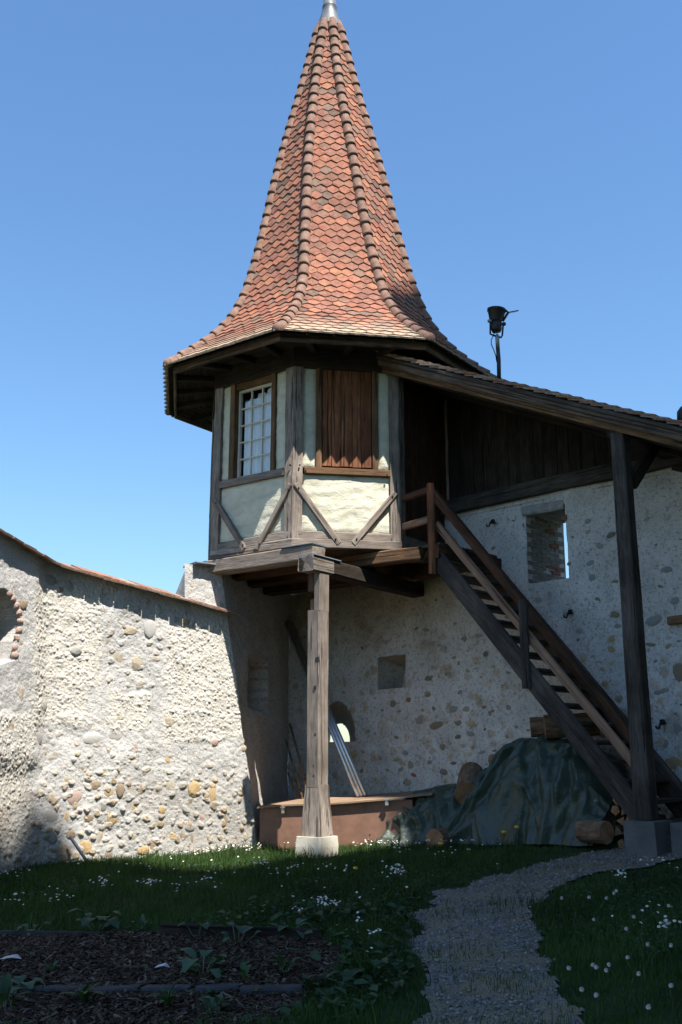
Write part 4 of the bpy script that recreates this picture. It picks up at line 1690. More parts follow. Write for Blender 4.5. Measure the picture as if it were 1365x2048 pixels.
# lead finial
zf = lambda y_: on_y(657, y_, 12.95)[2]
prof = [(zf(56), .19), (zf(52), .185), (zf(40), .158), (zf(27), .128), (zf(14), .106), (zf(12), .112), (zf(9), .112), (zf(8), .100), (zf(-80), .096), (zf(-90), .0)]
V = []
for z_, r_ in prof:
    for j in range(24):
        a = 2 * math.pi * j / 24
        r2 = r_ * (1 + .05 * abs(math.sin(4 * (a + .3))) * (1 if z_ < 11.1 else 0))
        V.append((r2 * math.cos(a), r2 * math.sin(a), z_ - 10.5))
q = [(i * 24 + j, i * 24 + (j + 1) % 24, (i + 1) * 24 + (j + 1) % 24, (i + 1) * 24 + j) for i in range(len(prof) - 1) for j in range(24)]
link('lead_finial', mesh_np('lead_finial', V, np.array(q), True), MAT['lead'], roof, Matrix.Translation(Vector(TC + np.array((.0, 0, 10.5)))))

# fascia, soffit, rafters under the eave
RF = 2.275
for k_ in range(8):
    tvk, nk = fvec(k_)
    apf = RF * math.cos(rad(22.5))
    hf = RF * math.sin(rad(22.5))
    c = TC + nk * (apf - .02)
    beam('fascia_board', c - tvk * hf + UPV * 4.795, c + tvk * hf + UPV * 4.795, .035, .13, MAT['barge'], turret, wob=.002)
    # soffit boards parallel to the wall
    for i in range(6):
        r0 = AP + .04 + i * (apf - AP - .06) / 6
        hw = (r0 + .05) * math.tan(rad(22.5))
        c = TC + nk * (r0 + .055)
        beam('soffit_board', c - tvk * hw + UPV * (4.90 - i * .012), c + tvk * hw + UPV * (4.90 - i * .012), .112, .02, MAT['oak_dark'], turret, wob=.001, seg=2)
    for f in (-.62, 0, .62):
        p0 = TC + nk * (AP - .02) + tvk * f * HALF + UPV * 4.868
        p1 = TC + nk * (apf - .04) + tvk * f * hf + UPV * 4.80
        beam('rafter', p0, p1, .08, .08, MAT['oak_dark'], turret, seg=2, wob=.002)

# ---- floor and bearers
tvA, nA = fvec(-1)
fl = []
for k_ in range(8):
    a = faz(k_) - rad(22.5)
    fl.append((RB - .06) * np.array((math.sin(a), -math.cos(a), 0)))
fl = np.array(fl)
V = np.concatenate([fl + UPV * 0, fl + UPV * .05])
q = [(i, (i + 1) % 8, 8 + (i + 1) % 8, 8 + i) for i in range(8)]
link('floor', mesh_np('floor', V, [np.array(q), np.array([[7, 6, 5, 4, 3, 2, 1, 0], [8, 9, 10, 11, 12, 13, 14, 15]])]), MAT['timber_red'], turret, Matrix.Translation(Vector(TC + UPV * 2.385)))


def along(px, py, out):
    """point on the vertical plane parallel to the window face, 'out' metres in front of it"""
    o = TC + nA * (AP + out)
    return on(px, py, nA, o)


b0_ = along(446, 1134, .13)
b1_ = along(636, 1106, .13)
zb = .5 * (b0_[2] + b1_[2]) + .03
p0 = along(446, 1134, .02)
p1 = along(638, 1106, .02)
p0[2] = p1[2] = zb
beam('bearer_beam', p0 - tvA * .25, p1, .23, .165, MAT['oak_grey'], turret, wob=.006, rough_ends=.02)
beam('slate_cap', p1 - tvA * .45 + UPV * .091, p1 + tvA * .015 + UPV * .091, .26, .016, MAT['slate'], turret, wob=.001)
ZB2 = zb - .165
# joists parallel to the window face, further back
for d_, a_, b_, zz_ in ((-.42, -1.15, .60, 2.30), (-.95, -1.1, 1.10, 2.30), (-1.5, -1.0, 1.3, 2.28)):
    c = TC + nA * (AP + d_)
    beam('joist', c + tvA * a_ + UPV * zz_, c + tvA * b_ + UPV * zz_, .2, .19, MAT['timber_red'], turret, wob=.006)
# bearer that carries the landing, with a broken end
e = on(846, 1107, BN, BO + BN * 1.12)
e0 = e - tvA * 1.6
beam('bearer_beam', e0, e, .17, .15, MAT['oak_brown'], turret, wob=.012, rough_ends=.09)

# support post and the cross beam on it
post_dir = nA
pc = along(636, 1400, .05)
pc = np.array((pc[0], pc[1], 0))
zgp = float(zg(pc[0], pc[1]))
cb1 = np.array((pc[0], pc[1], ZB2 + .0))
beam('cross_beam', cb1 + nA * .22, cb1 - nA * 2.3, .20, .165, MAT['oak_dark'], turret, wob=.006, rough_ends=.02)
beam('slate_cap', cb1 + nA * .225 + UPV * .09, cb1 - nA * .28 + UPV * .09, .235, .016, MAT['slate'], turret, wob=.001)
beam('cap_block', cb1 + nA * .23, cb1 - nA * .16, .212, .172, MAT['oak_post'], turret, wob=.004, rough_ends=.02)
ptop = ZB2 - .085
plinth_top = zgp + .20
# post: stacked lengths so that it swells at the foot and is notched near the head
sp_ = prism('support_post', rect(.178, .178, .016), ptop - .42 - (plinth_top + .50), mat3(UPV, tvA, np.cross(UPV, tvA), pc + UPV * (plinth_top + .50)), MAT['oak_post'], turret, seg=26, wob=.008)
prism('post_foot', [(-.112, -.112), (.112, -.112), (.116, .0), (.112, .112), (-.112, .112)], .54, mat3(UPV, tvA, np.cross(UPV, tvA), pc + UPV * (plinth_top - .01)), MAT['oak_post'], sp_, seg=8, wob=.006, taper=(1.10, .80))
# notched head: a solid back half and two short front lugs
bk = pc + tvA * .046
prism('post_head', rect(.085, .175, .008), .43, mat3(UPV, tvA, np.cross(UPV, tvA), bk + UPV * (ptop - .43)), MAT['oak_post'], sp_, seg=5, wob=.003)
lug = pc - tvA * .042
prism('post_head', rect(.10, .173, .01), .20, mat3(UPV, tvA, np.cross(UPV, tvA), lug + UPV * (ptop - .20)), MAT['oak_brown'], sp_, seg=4, wob=.006, rough_ends=.03)
prism('post_head', rect(.07, .14, .01), .13, mat3(UPV, tvA, np.cross(UPV, tvA), lug - nA * .02 + UPV * (ptop - .43)), MAT['oak_brown'], sp_, seg=3, wob=.008, rough_ends=.03)
for (dz, du, sz) in ((1.55, .02, .03), (1.85, .05, .045), (1.05, .03, .022), (.72, .01, .02), (.62, .012, .02)):
    P_ = pc + nA * .085 + tvA * (du + .01) + UPV * (plinth_top + dz)
    link('mortise_shade', box_mesh('mortise_shade', sz, .02, sz * 1.1, MAT['interior'], .008), None, sp_, mat3(tvA, nA, UPV, P_))  # solid dark block, its colour stands for the shade in a hole
# plinth
pl = .345
V, q, idx = extrude_mesh([(-pl / 2 + .02, -pl / 2), (pl / 2 - .02, -pl / 2), (pl / 2, -pl / 2 + .02), (pl / 2, pl / 2 - .02), (pl / 2 - .02, pl / 2), (-pl / 2 + .02, pl / 2), (-pl / 2, pl / 2 - .02), (-pl / 2, -pl / 2 + .02)], .42, 4, .001)
V[idx[-1], 1:] *= .95
link('plinth', mesh_np('plinth', V, [q, np.array([list(idx[0]), list(idx[-1][::-1])])]), MAT['sandstone'], sp_, mat3(UPV, tvA, np.cross(UPV, tvA), pc + UPV * (plinth_top - .42)))
# oak pegs in the timber joints
for k_, px, py in ((-1, 432, 1006), (-1, 486, 1090), (-1, 577, 979), (-1, 519, 1088), (0, 598, 976), (0, 672, 1078), (0, 786, 993), (0, 714, 1078), (0, 600, 930), (-1, 580, 930), (0, 612, 941), (0, 775, 950)):
    t_, z_ = fpix(k_, px, py, .05)
    tvk, nk = fvec(k_)
    P_ = face(k_, t_, z_, .035)
    tube('peg', [P_, P_ + nk * .018], .011, MAT['oak_dark'], turret, 7, False)

# ================================================================== covered walk: roof, boards, post
OFF = 1.12                                            # plane of the staircase front, metres in front of the wall
walk = empty('walkway_roof', tuple(bw(POST_S, -.75, OFF)), 'low sloping tiled roof on a dark post above the wooden staircase', 'roof')
VO = OFF + .16
va = bsz(790, 716, VO)
vb = bsz(1365, 852, VO)
v_sl = (vb[1] - va[1]) / (vb[0] - va[0])


def vz(s_):
    """height of the underside of the verge tiles"""
    return va[1] + (s_ - va[0]) * v_sl - .03


vs0 = bsz(738, 700, VO)[0]
vs1 = vb[0] + 3.0
SLOPE = nrm(BT + UPV * v_sl)
RN = nrm(np.cross(SLOPE, -BN))
if RN[2] < 0:
    RN = -RN
BACK = -1.15
# boarding under the tiles
nb_ = 13
bwid = (VO - .02 - BACK) / nb_
for i in range(nb_):
    o_ = BACK + bwid * (i + .5)
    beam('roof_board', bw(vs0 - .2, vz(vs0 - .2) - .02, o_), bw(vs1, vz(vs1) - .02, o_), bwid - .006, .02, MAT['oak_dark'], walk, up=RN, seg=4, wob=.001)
# verge boards
def slope_beam(name, s0, s1, dz, out, w, h, mat, **kw):
    return beam(name, bw(s0, vz(s0) + dz, out), bw(s1, vz(s1) + dz, out), w, h, mat, walk, up=RN, **kw)


slope_beam('verge_batten', vs0, vs1, -.012, VO + .012, .03, .045, MAT['timber_dark'], wob=.002)
slope_beam('barge_board', vs0, vs1, -.08, VO - .005, .03, .08, MAT['barge'], wob=.003)
slope_beam('barge_board', vs0 + .1, vs1, -.15, VO - .05, .035, .07, MAT['oak_brown'], wob=.003)
slope_beam('rafter', vs0 - .1, vs1, -.12, VO - .26, .11, .13, MAT['oak_dark'], wob=.005)
for o_ in (.25, -.4):
    slope_beam('rafter', vs0 - .1, vs1, -.12, o_, .1, .14, MAT['oak_dark'], wob=.005)
# tiles: the verge column singly, the rest joined
TLM = plate_mesh('tile', .17, .30, .021, MAT['tile_old'])
exp_ = .145
nt_ = int((vs1 - vs0) * math.hypot(1, v_sl) / exp_)
for i in range(nt_):
    for lay in range(1):
        s_ = vs1 - i * exp_ / math.hypot(1, v_sl)
        P_ = bw(s_, vz(s_) + .02, VO - .05 + random.uniform(-.012, .015))
        Yv = nrm(-SLOPE + RN * (-.125 + random.uniform(-.02, .02)))
        Xv = nrm(-BN + UPV * random.uniform(-.02, .02))
        Zv = nrm(np.cross(Xv, Yv))
        if Zv[2] < 0:
            Xv = -Xv
            Zv = -Zv
        Xv = np.cross(Yv, Zv)
        o = bpy.data.objects.new('verge_tile', TLM)
        COL.objects.link(o)
        setup(o, mat3(Xv, Yv, Zv, P_ + RN * .034), walk)
Vs, Qs = [], []
base = np.array([v.co[:] for v in TLM.vertices])
fq = np.array([p.vertices[:] for p in TLM.polygons])
for i in range(nt_):
    for j in range(13):
        s_ = vs1 - i * exp_ / math.hypot(1, v_sl)
        o_ = VO - .05 - .172 * (j + 1) + (.0 if i % 2 else .05)
        Yv = nrm(-SLOPE - RN * .10)
        Xv = -BN
        Zv = nrm(np.cross(Xv, Yv))
        if Zv[2] < 0:
            Xv, Zv = -Xv, -Zv
        P_ = bw(s_, vz(s_) + .02, o_) + RN * (.022 + random.uniform(-.003, .004))
        R_ = np.stack([Xv, Yv, Zv], 1)
        Qs.append(fq + len(Vs) * 8)
        Vs.append(base @ R_.T + P_)
WO = bw(POST_S, 0, OFF)
stuff(link('roof_tiles', mesh_np('roof_tiles', np.concatenate(Vs) - WO, np.concatenate(Qs)), MAT['tile_old'], walk, Matrix.Translation(Vector(WO))))
# wall plate on the stone wall and boards above it
s_wp0 = bsz(800, 1050)[0]
pb = beam('wall_plate', bw(s_wp0, PLATE_Z + .095, -.02), bw(POST_S + .42, PLATE_Z + .095, -.02), .2, .18, MAT['timber_dark'], walk, wob=.008)
s_ = s_wp0 - .4
gaps = [bsz(x, 930)[0] for x in (1046, 1088)]
while s_ < POST_S + 1.4:
    w = random.uniform(.15, .21)
    gp = .004
    if any(s_ < g < s_ + w + .01 for g in gaps):
        gp = .008
    z0_ = PLATE_Z + .15
    z1_ = vz(s_ + w / 2) - .05
    if z1_ > z0_ + .05:
        prism('board', rect(w - gp, .022, .003), z1_ - z0_, mat3(UPV, BT, np.cross(UPV, BT), bw(s_ + w / 2, z0_, -.10 + random.uniform(-.004, .004))), MAT['oak_dark'], walk, seg=3, wob=.0015, rough_ends=.01)
    s_ += w
# post with purlin, brace and base
pz0, pz1 = bsz(1290, 1638, OFF)[1], vz(POST_S) - .19
pw = prism('post', rect(.165, .155, .012), pz1 - pz0, mat3(UPV, BT, np.cross(UPV, BT), bw(POST_S, pz0, OFF + .03)), MAT['timber_dark'], walk, seg=34, wob=.004, taper=(1.03, .86))
beam('purlin', bw(POST_S - .02, pz1 + .05, OFF + .09), bw(POST_S - .02, pz1 + .07, -.3), .17, .17, MAT['oak_dark'], walk, wob=.005)
beam('knee_brace', bw(POST_S + .02, pz1 - .50, OFF - .1), bw(POST_S + .06, pz1 - .02, OFF - .55), .08, .12, MAT['oak_dark'], walk)
beam('tie_beam', bw(POST_S - .02, pz1 - .06, -.05), bw(POST_S + 1.6, pz1 - .75, -.05), .16, .16, MAT['oak_dark'], walk)
zb_ = float(zg(*bw(POST_S, 0, OFF)[:2]))
link('post_base', box_mesh('post_base', .31, .31, pz0 - zb_ + .06, MAT['concrete'], .012, 5), None, pw, mat3(BT, BN, UPV, bw(POST_S + .03, .5 * (pz0 + zb_) - .035, OFF + .08)))
link('step_block', box_mesh('step_block', 1.5, .30, pz0 - zb_ + .04, MAT['concrete'], .012, 8), None, pw, mat3(BT, BN, UPV, bw(POST_S + 1.0, .5 * (pz0 + zb_) - .035, OFF - .06)))

# ================================================================== staircase
stair = empty('staircase', tuple(bw(POST_S - .3, -.75, OFF - .4)), 'steep open wooden staircase with handrail climbing to the turret door', 'staircase')
st_t = bsz(874, 1116, OFF)
st_b = bsz(1262, 1606, OFF)
st_sl = (st_b[1] - st_t[1]) / (st_b[0] - st_t[0])
s_end = st_t[0] + (-.80 - st_t[1]) / st_sl
STW = .86


def stp(s_, dz, out):
    return bw(s_, st_t[1] + (s_ - st_t[0]) * st_sl + dz, out)


XS = nrm(BT + UPV * st_sl)
NS = nrm(np.cross(XS, BN))
if NS[2] < 0:
    NS = -NS
beam('stringer', stp(st_t[0] - .02, 0, OFF), stp(s_end, 0, OFF), .06, .20, MAT['timber_dark'], stair, up=NS, wob=.004)
beam('stringer', stp(st_t[0] - .1, 0, OFF - STW), stp(s_end + .05, 0, OFF - STW), .06, .22, MAT['timber_dark'], stair, up=NS, wob=.004)
ntread = 17
for i in range(ntread):
    z_ = st_t[1] + .04 - (i + .6) * (st_t[1] + .85) / ntread
    s_ = st_t[0] + (z_ - st_t[1]) / st_sl
    beam('tread', bw(s_ + .02, z_, OFF - .03), bw(s_ + .02, z_, OFF - STW + .03), .215, .042, MAT['timber_dark'], stair, wob=.003, seg=6)
hr0 = bsz(866, 978, OFF)
hr1 = bsz(1266, 1476, OFF)
beam('handrail', bw(hr0[0] - .03, hr0[1], OFF + .01), bw(hr1[0] + .06, hr1[1] - .075, OFF + .01), .075, .10, MAT['timber_red'], stair, up=NS, wob=.003)
# second handrail along the wall side
mr0 = bsz(874, 1050, OFF)
mr1 = bsz(1268, 1528, OFF)
beam('middle_rail', bw(mr0[0] - .02, mr0[1] + .02, OFF - .02), bw(mr1[0] + .04, mr1[1] - .05, OFF - .02), .04, .095, MAT['rail_new'], stair, up=NS, wob=.002)
nz0 = bsz(868, 1150, OFF)[1]
beam('newel_post', bw(hr0[0] + .012, nz0, OFF + .055), bw(hr0[0] + .012, hr0[1] + .05, OFF + .055), .085, .075, MAT['timber_red'], stair, up=(0, 1, 0), wob=.002)
bz0, bz1 = bsz(1056, 1378, OFF)[1], bsz(1056, 1200, OFF)[1]
bs_ = bsz(1056, 1290, OFF)[0]
beam('baluster', bw(bs_, bz0, OFF + .055), bw(bs_, bz1, OFF + .055), .085, .07, MAT['timber_dark'], stair, up=(0, 1, 0), wob=.002)
# landing between turret and stair with its rails
C3P = TC + RB * np.array((math.sin(TH + rad(22.5)), -math.cos(TH + rad(22.5)), 0))
ls0 = (C3P - BO) @ BT
for i in range(7):
    o_ = OFF - .06 - i * .155
    beam('landing_board', bw(ls0 - .25, st_t[1] + .155, o_), bw(st_t[0] + .06, st_t[1] + .155, o_), .15, .035, MAT['timber_dark'], stair, wob=.002)
beam('landing_beam', bw(st_t[0] + .02, st_t[1] + .06, OFF + .06), bw(st_t[0] + .02, st_t[1] + .06, -.05), .12, .16, MAT['timber_red'], stair)
beam('landing_beam', bw(ls0 - .5, st_t[1] + .06, .32), bw(st_t[0] - .05, st_t[1] + .06, .32), .12, .15, MAT['timber_red'], stair)
h3 = bw(hr0[0], 0, OFF + .03)
for z_, m_, w_ in ((hr0[1] - .01, 'timber_red', .085), (mr0[1] + .08, 'rail_new', .085)):
    beam('landing_rail', np.array((C3P[0] + .05, C3P[1] - .03, z_)), np.array((h3[0], h3[1], z_)), .045, w_, MAT[m_], stair, wob=.002)
# far side rail of the stair by the wall
beam('wall_rail', stp(st_t[0] + .1, .16, OFF - STW - .01), stp(s_end - .05, .16, OFF - STW - .01), .05, .12, MAT['timber_dark'], stair, up=NS, wob=.003)

# ================================================================== floodlight on the roof
FP = on(997, 752, BN, BO + BN * .35)
dF = FP[1] * cp + FP[2] * sp
u1 = dF / F_PX
fl_ = empty('floodlight', tuple(FP), 'black floodlight with barn doors on a thin pole above the walkway roof', 'floodlight')


def fp(x, y, d=0.0):
    P_ = on_y(x, y, FP[1] + d)
    return P_


tube('pole', [fp(999, 775), fp(998, 720), fp(996, 696)], 4.2 * u1, MAT['black_metal'], fl_)
tube('pole_sleeve', [fp(996.2, 697), fp(995, 672), fp(994.5, 668)], [4.2 * u1, 4.2 * u1, 1.5 * u1], MAT['pole_grey'], fl_)


def lathe(name, c0, c1, prof, mat, parent, k=20):
    c0 = np.asarray(c0)
    c1 = np.asarray(c1)
    pts = [c0 * (1 - f) + c1 * f for f, r in prof]
    return tube(name, pts, [r for f, r in prof], mat, parent, k)


lathe('lamp_body', fp(994, 664), fp(992, 646), [(0, 3 * u1), (.03, 9 * u1), (.35, 11 * u1), (1, 12 * u1)], MAT['black_metal'], fl_)
lathe('reflector_bowl', fp(992, 645), fp(994, 620), [(0, 11 * u1), (.1, 12.5 * u1), (.85, 18 * u1), (.9, 19.5 * u1), (1, 19.5 * u1)], MAT['black_metal'], fl_)
for pts in ([fp(981, 643), fp(981, 668), fp(988, 671), fp(996, 673), fp(1003, 675), fp(1005, 671), fp(1007, 648)],):
    tube('yoke', pts, 2.0 * u1, MAT['black_metal'], fl_, 6)
tube('knob', [fp(979, 642, -.03), fp(981, 642, -.06)], 4 * u1, MAT['pole_grey'], fl_, 12)
tube('knob', [fp(1007, 648, -.03), fp(1009, 648, -.06)], 4 * u1, MAT['black_metal'], fl_, 12)


def slab(name, a, b, c, th, mat, parent):
    a, b, c = [np.asarray(x) for x in (a, b, c)]
    X_ = b - a
    Y_ = c - a
    Z_ = nrm(np.cross(X_, Y_))
    return link(name, box_mesh(name, 1, 1, 1, mat), None, parent, mat3(X_, Y_, Z_ * th, a + X_ / 2 + Y_ / 2))


slab('barn_door', fp(975, 615, -.1), fp(992, 614, -.1), fp(977, 617, .12), .01, MAT['black_metal'], fl_)
slab('barn_door', fp(992, 614, -.1), fp(1008, 619, -.1), fp(994, 616, .12), .01, MAT['black_metal'], fl_)
slab('barn_door', fp(1017, 624, -.07), fp(1036, 621, -.07), fp(1017, 626, .1), .01, MAT['black_metal'], fl_)
tube('hinge_arm', [fp(1006, 642), fp(1017, 625), fp(1012, 621)], 2.6 * u1, MAT['black_metal'], fl_, 6)
tube('cable', [fp(990, 664), fp(987, 671), fp(983, 680), fp(983, 688), fp(988, 700), fp(992, 711), fp(994, 724)], 1.0 * u1, MAT['iron'], fl_, 6)

# ================================================================== storage box
bl = gnd(519, 1694)
bl = np.array(on_y(519, 1694, 12.2))
BXL = np.array((bl[0], bl[1], 0))
BXR = np.array((.80, 11.66, 0))
bd = nrm(BXR - BXL)
bnv = np.array((bd[1], -bd[0], 0))                    # towards the court
zl = float(zg(BXL[0], BXL[1]))
zr = float(zg(BXR[0], BXR[1]))
tl_ = on(517, 1613, bnv, BXL)[2]
tr_ = on(815, 1595, bnv, BXL)[2]
blen = np.linalg.norm(BXR - BXL)
box = empty('storage_box', tuple(BXL + np.array((0, 0, zl))), 'low brown plywood storage chest with hinged lid behind the post', 'chest')
for i, (f0, f1) in enumerate(((0, .345), (.348, 1.0))):
    a = BXL + bd * blen * f0
    b = BXL + bd * blen * f1
    za = tl_ + (tr_ - tl_) * f0 - .02
    zb2 = tl_ + (tr_ - tl_) * f1 - .02
    V = []
    for d_ in (0, -.025):
        V += [a + bnv * d_ + UPV * (zl - .1), b + bnv * d_ + UPV * (zr - .1), b + bnv * d_ + UPV * zb2, a + bnv * d_ + UPV * za]
    q = [(0, 1, 2, 3), (7, 6, 5, 4), (0, 4, 5, 1), (1, 5, 6, 2), (2, 6, 7, 3), (3, 7, 4, 0)]
    link('front_panel', mesh_np('front_panel', np.array(V) - BXL, np.array(q)), MAT['box_brown'], box, Matrix.Translation(Vector(BXL)))
for f in (0, 1):
    a = BXL + bd * (blen * f + (.013 if f == 0 else -.013)) - bnv * .03
    za = (tl_ if f == 0 else tr_) - .025
    zlow = (zl if f == 0 else zr) - .1
    V = []
    for d_ in (-.0125, .0125):
        V += [a + bd * d_ + UPV * zlow, a - bnv * .7 + bd * d_ + UPV * zlow, a - bnv * .7 + bd * d_ + UPV * za, a + bd * d_ + UPV * za]
    link('side_panel', mesh_np('side_panel', np.array(V) - BXL, np.array(q)), MAT['box_brown'], box, Matrix.Translation(Vector(BXL)))
# lid: slightly warped sheet with an overhang
nu, nv = 24, 8
u, v = np.meshgrid(np.linspace(-.01, 1.13, nu), np.linspace(0, 1, nv), indexing='ij')
P_ = BXL + bd * (u * blen)[..., None] + bnv * (.05 - v * .82)[..., None]
zt_ = tl_ + (tr_ - tl_) * u + .035 * smooth(.85, 1.13, u) + .006 * np.sin(u * 9) + .05 * v
Pt = P_ + UPV * zt_[..., None]
Pb = P_ + UPV * (zt_ - .018)[..., None]
V = np.concatenate([Pt.reshape(-1, 3), Pb.reshape(-1, 3)])
g1 = grid_faces(nu, nv)
n0_ = nu * nv
rim = [i * nv for i in range(nu)] + [(nu - 1) * nv + j for j in range(1, nv)] + [i * nv + nv - 1 for i in range(nu - 2, -1, -1)] + [j for j in range(nv - 2, 0, -1)]
side = [(rim[i], rim[(i + 1) % len(rim)], n0_ + rim[(i + 1) % len(rim)], n0_ + rim[i]) for i in range(len(rim))]
link('lid', mesh_np('lid', V - BXL, [g1, g1[:, ::-1] + n0_, np.array(side)]), MAT['box_lid'], box, Matrix.Translation(Vector(BXL)))
for px, py in ((566, 1620), (774, 1604)):
    P_ = on(px, py, bnv, BXL + bnv * .056)
    lt = link('latch', box_mesh('latch', .035, .02, .07, MAT['steel'], .004), None, box, mat3(bd, bnv, UPV, P_))
    link('latch_loop', box_mesh('latch_loop', .055, .018, .016, MAT['steel']), None, lt, mat3(bd, bnv, UPV, P_ + UPV * .03 + bnv * .012))

# ================================================================== tarpaulin over the wood pile
PX_ = [796, 812, 830, 860, 895, 930, 960, 985, 1000, 1020, 1050, 1100, 1150, 1185, 1210, 1235]
TY_ = [1655, 1606, 1592, 1580, 1572, 1566, 1556, 1540, 1505, 1487, 1476, 1474, 1478, 1490, 1540, 1600]
nu, nv = 220, 60
crr = random.Random(12)
CREASE = [(crr.uniform(bsz(800, 1600)[0], bsz(1240, 1600)[0]), crr.uniform(.0, .55), crr.uniform(-.9, .9), crr.uniform(.35, 1.0), crr.uniform(.04, .12), crr.uniform(.03, .10)) for i in range(46)]


def crease(s_, f):
    t_ = 0.0
    for (s0, f0, sl, ln, wd, am) in CREASE:
        g = (f - f0) / ln
        if 0 < g < 1:
            d = abs(s_ - s0 - sl * (f - f0) * .8) / (wd * (.5 + g))
            if d < 1:
                t_ = max(t_, am * (1 - d) * min(1, 5 * g) * min(1, 4 * (1 - g)))
    return t_


uu = np.linspace(PX_[0], PX_[-1], nu)
topy = np.interp(uu, PX_, TY_)
topy = np.convolve(np.pad(topy, 6, 'edge'), np.ones(13) / 13, 'valid')
V = np.zeros((nu, nv, 3))
for i in range(nu):
    s_, z_ = bsz(uu[i], topy[i], .55)
    fr_o = np.interp(uu[i], [796, 850, 1000, 1100, 1200, 1235], [1.02, 1.10, 1.02, 1.02, .98, .92])
    for j in range(nv):
        f = j / (nv - 1)
        if f < .32:
            g_ = f / .32
            o_ = .06 + g_ * .45
            zz_ = z_ - .02 * (1 - g_) - .10 * (1 - smooth(0, 1, g_))
        else:
            g_ = (f - .32) / .68
            o_ = .51 + (fr_o - .51) * (g_ ** .72)
            P0_ = bw(s_, 0, o_)
            zf = float(zg(P0_[0], P0_[1])) + .02
            zz_ = z_ + (zf - z_) * (g_ ** 1.55)
        sgn = .5 + .5 * math.sin(0)
        rdg = lambda a_, b_, sd_: .5 - min(1, 3.2 * abs(fbm(np.array([a_]), np.array([b_]), sd_, 2)[0]))
        fold = (.10 * rdg(s_ * 1.7 - f * 1.1, f * .9 + s_ * .3, 93) + .07 * rdg(s_ * 3.3 + f * 2.0, f * 1.2, 94) + .045 * rdg(s_ * 5.5 - f * 3.5, f * 2.2, 96)) * smooth(.22, .75, f)
        cr = .10 * fbm(np.array([s_ * 3.0 + f * 1.2]), np.array([f * 3.5]), 91, 4)[0] + .05 * rdg(s_ * 6.0 + f * 5, f * 6., 92)
        fold = fold * .55 + 1.7 * crease(s_, f)
        V[i, j] = bw(s_ + .06 * math.sin(f * 6 + s_ * 4) * f, zz_ + (.5 * cr if j < nv - 3 else 0), o_ + fold * .9 + cr)
tp = bw(bsz(1000, 1600)[0], -.95, .5)
o = link('tarpaulin', mesh_np('tarpaulin', V.reshape(-1, 3) - tp, grid_faces(nu, nv), True), MAT['tarp'], None, Matrix.Translation(Vector(tp)))
tag(o, 'crumpled dark green tarpaulin draped over a wood pile under the stairs', 'tarpaulin')
# eyelets
for px, py in ((1193, 1602), (1219, 1651)):
    P_ = on(px, py, BN, BO + BN * 1.04)
    tube('eyelet', [P_ + .012 * np.array((math.cos(t), 0, math.sin(t))) for t in np.linspace(0, 2 * math.pi, 9)], .004, MAT['steel'], o, 5)


def log(name, c0, c1, r0, r1, label, mat='log_bark', k=16):
    c0 = np.asarray(c0, float)
    c1 = np.asarray(c1, float)
    X_ = nrm(c1 - c0)
    Y_ = nrm(np.cross(UPV if abs(X_[2]) < .9 else np.array((1., 0, 0)), X_))
    Z_ = np.cross(X_, Y_)
    poly = [(r0 * math.cos(t) * random.uniform(.93, 1.05), r0 * math.sin(t) * random.uniform(.93, 1.05)) for t in np.linspace(0, 2 * math.pi, k, endpoint=False)]
    o = prism(name, poly, float(np.linalg.norm(c1 - c0)), mat3(X_, Y_, Z_, c0), MAT[mat], None, seg=6, wob=.012, taper=(1, r1 / r0), end_mat=MAT['log_end'])
    return tag(o, label, 'log', 'cut logs on and beside the tarpaulin')


P_ = on(929, 1585, BN, BO + BN * .86)
log('log', P_ + np.array((.02, -.10, -.02)), P_ + np.array((.12, .30, .20)), .14, .14, 'round cut log resting on the tarpaulin between chest and stairs')
P_ = on(1096, 1453, BN, BO + BN * .66)
log('log', P_ - BT * .02 + BN * .03, P_ + BT * .42 - BN * .3 + UPV * .03, .125, .12, 'thick sawn log on top of the tarpaulin below the staircase')
P_ = on(1066, 1455, BN, BO + BN * .58)
log('log', P_ - BT * .03, P_ + BT * .3 - BN * .25 + UPV * .02, .11, .1, 'split log lying behind the thick one on top of the tarpaulin')
P_ = on(1163, 1663, BN, BO + BN * 1.08)
log('log', P_, P_ + BT * .30 + BN * .05, .105, .105, 'pale short log on the grass at the right foot of the tarpaulin')
P_ = on(876, 1680, BN, BO + BN * 1.16)
log('log', P_ + BN * .06, P_ - BN * .3, .12, .12, 'dark log end on the grass at the left foot of the tarpaulin')
P_ = on(992, 1522, BN, BO + BN * .42)
log('log', P_ + BN * .05, P_ - BN * .25, .07, .07, 'small log end peeping out above the tarpaulin by the wall')
# firewood stack under the stair foot
r_ = 0
fw_i = 0
for row in range(7):
    for c_ in range(5):
        s_ = bsz(1232, 1600, .9)[0] + c_ * .115 + (row % 2) * .055
        z_ = -.86 + row * .10
        if st_t[1] + (s_ - st_t[0]) * st_sl - .14 < z_ + .06 or s_ > POST_S + .18:
            continue
        c0 = bw(s_, z_, .93 + random.uniform(-.04, .03))
        rr_ = random.uniform(.045, .062)
        k_ = random.choice([3, 5, 7])
        poly = [(rr_ * math.cos(t), rr_ * math.sin(t)) for t in np.linspace(0, 2 * math.pi, k_, endpoint=False) + random.random() * 3]
        o = prism('firewood_log', poly, .6, mat3(-BN, BT, np.cross(-BN, BT), c0), MAT['oak_brown'], None, seg=2, wob=.004, end_mat=MAT['log_end'])
        tag(o, 'brown split firewood log stacked in the dark under the stair foot', 'firewood', 'firewood stacked under the stair foot')

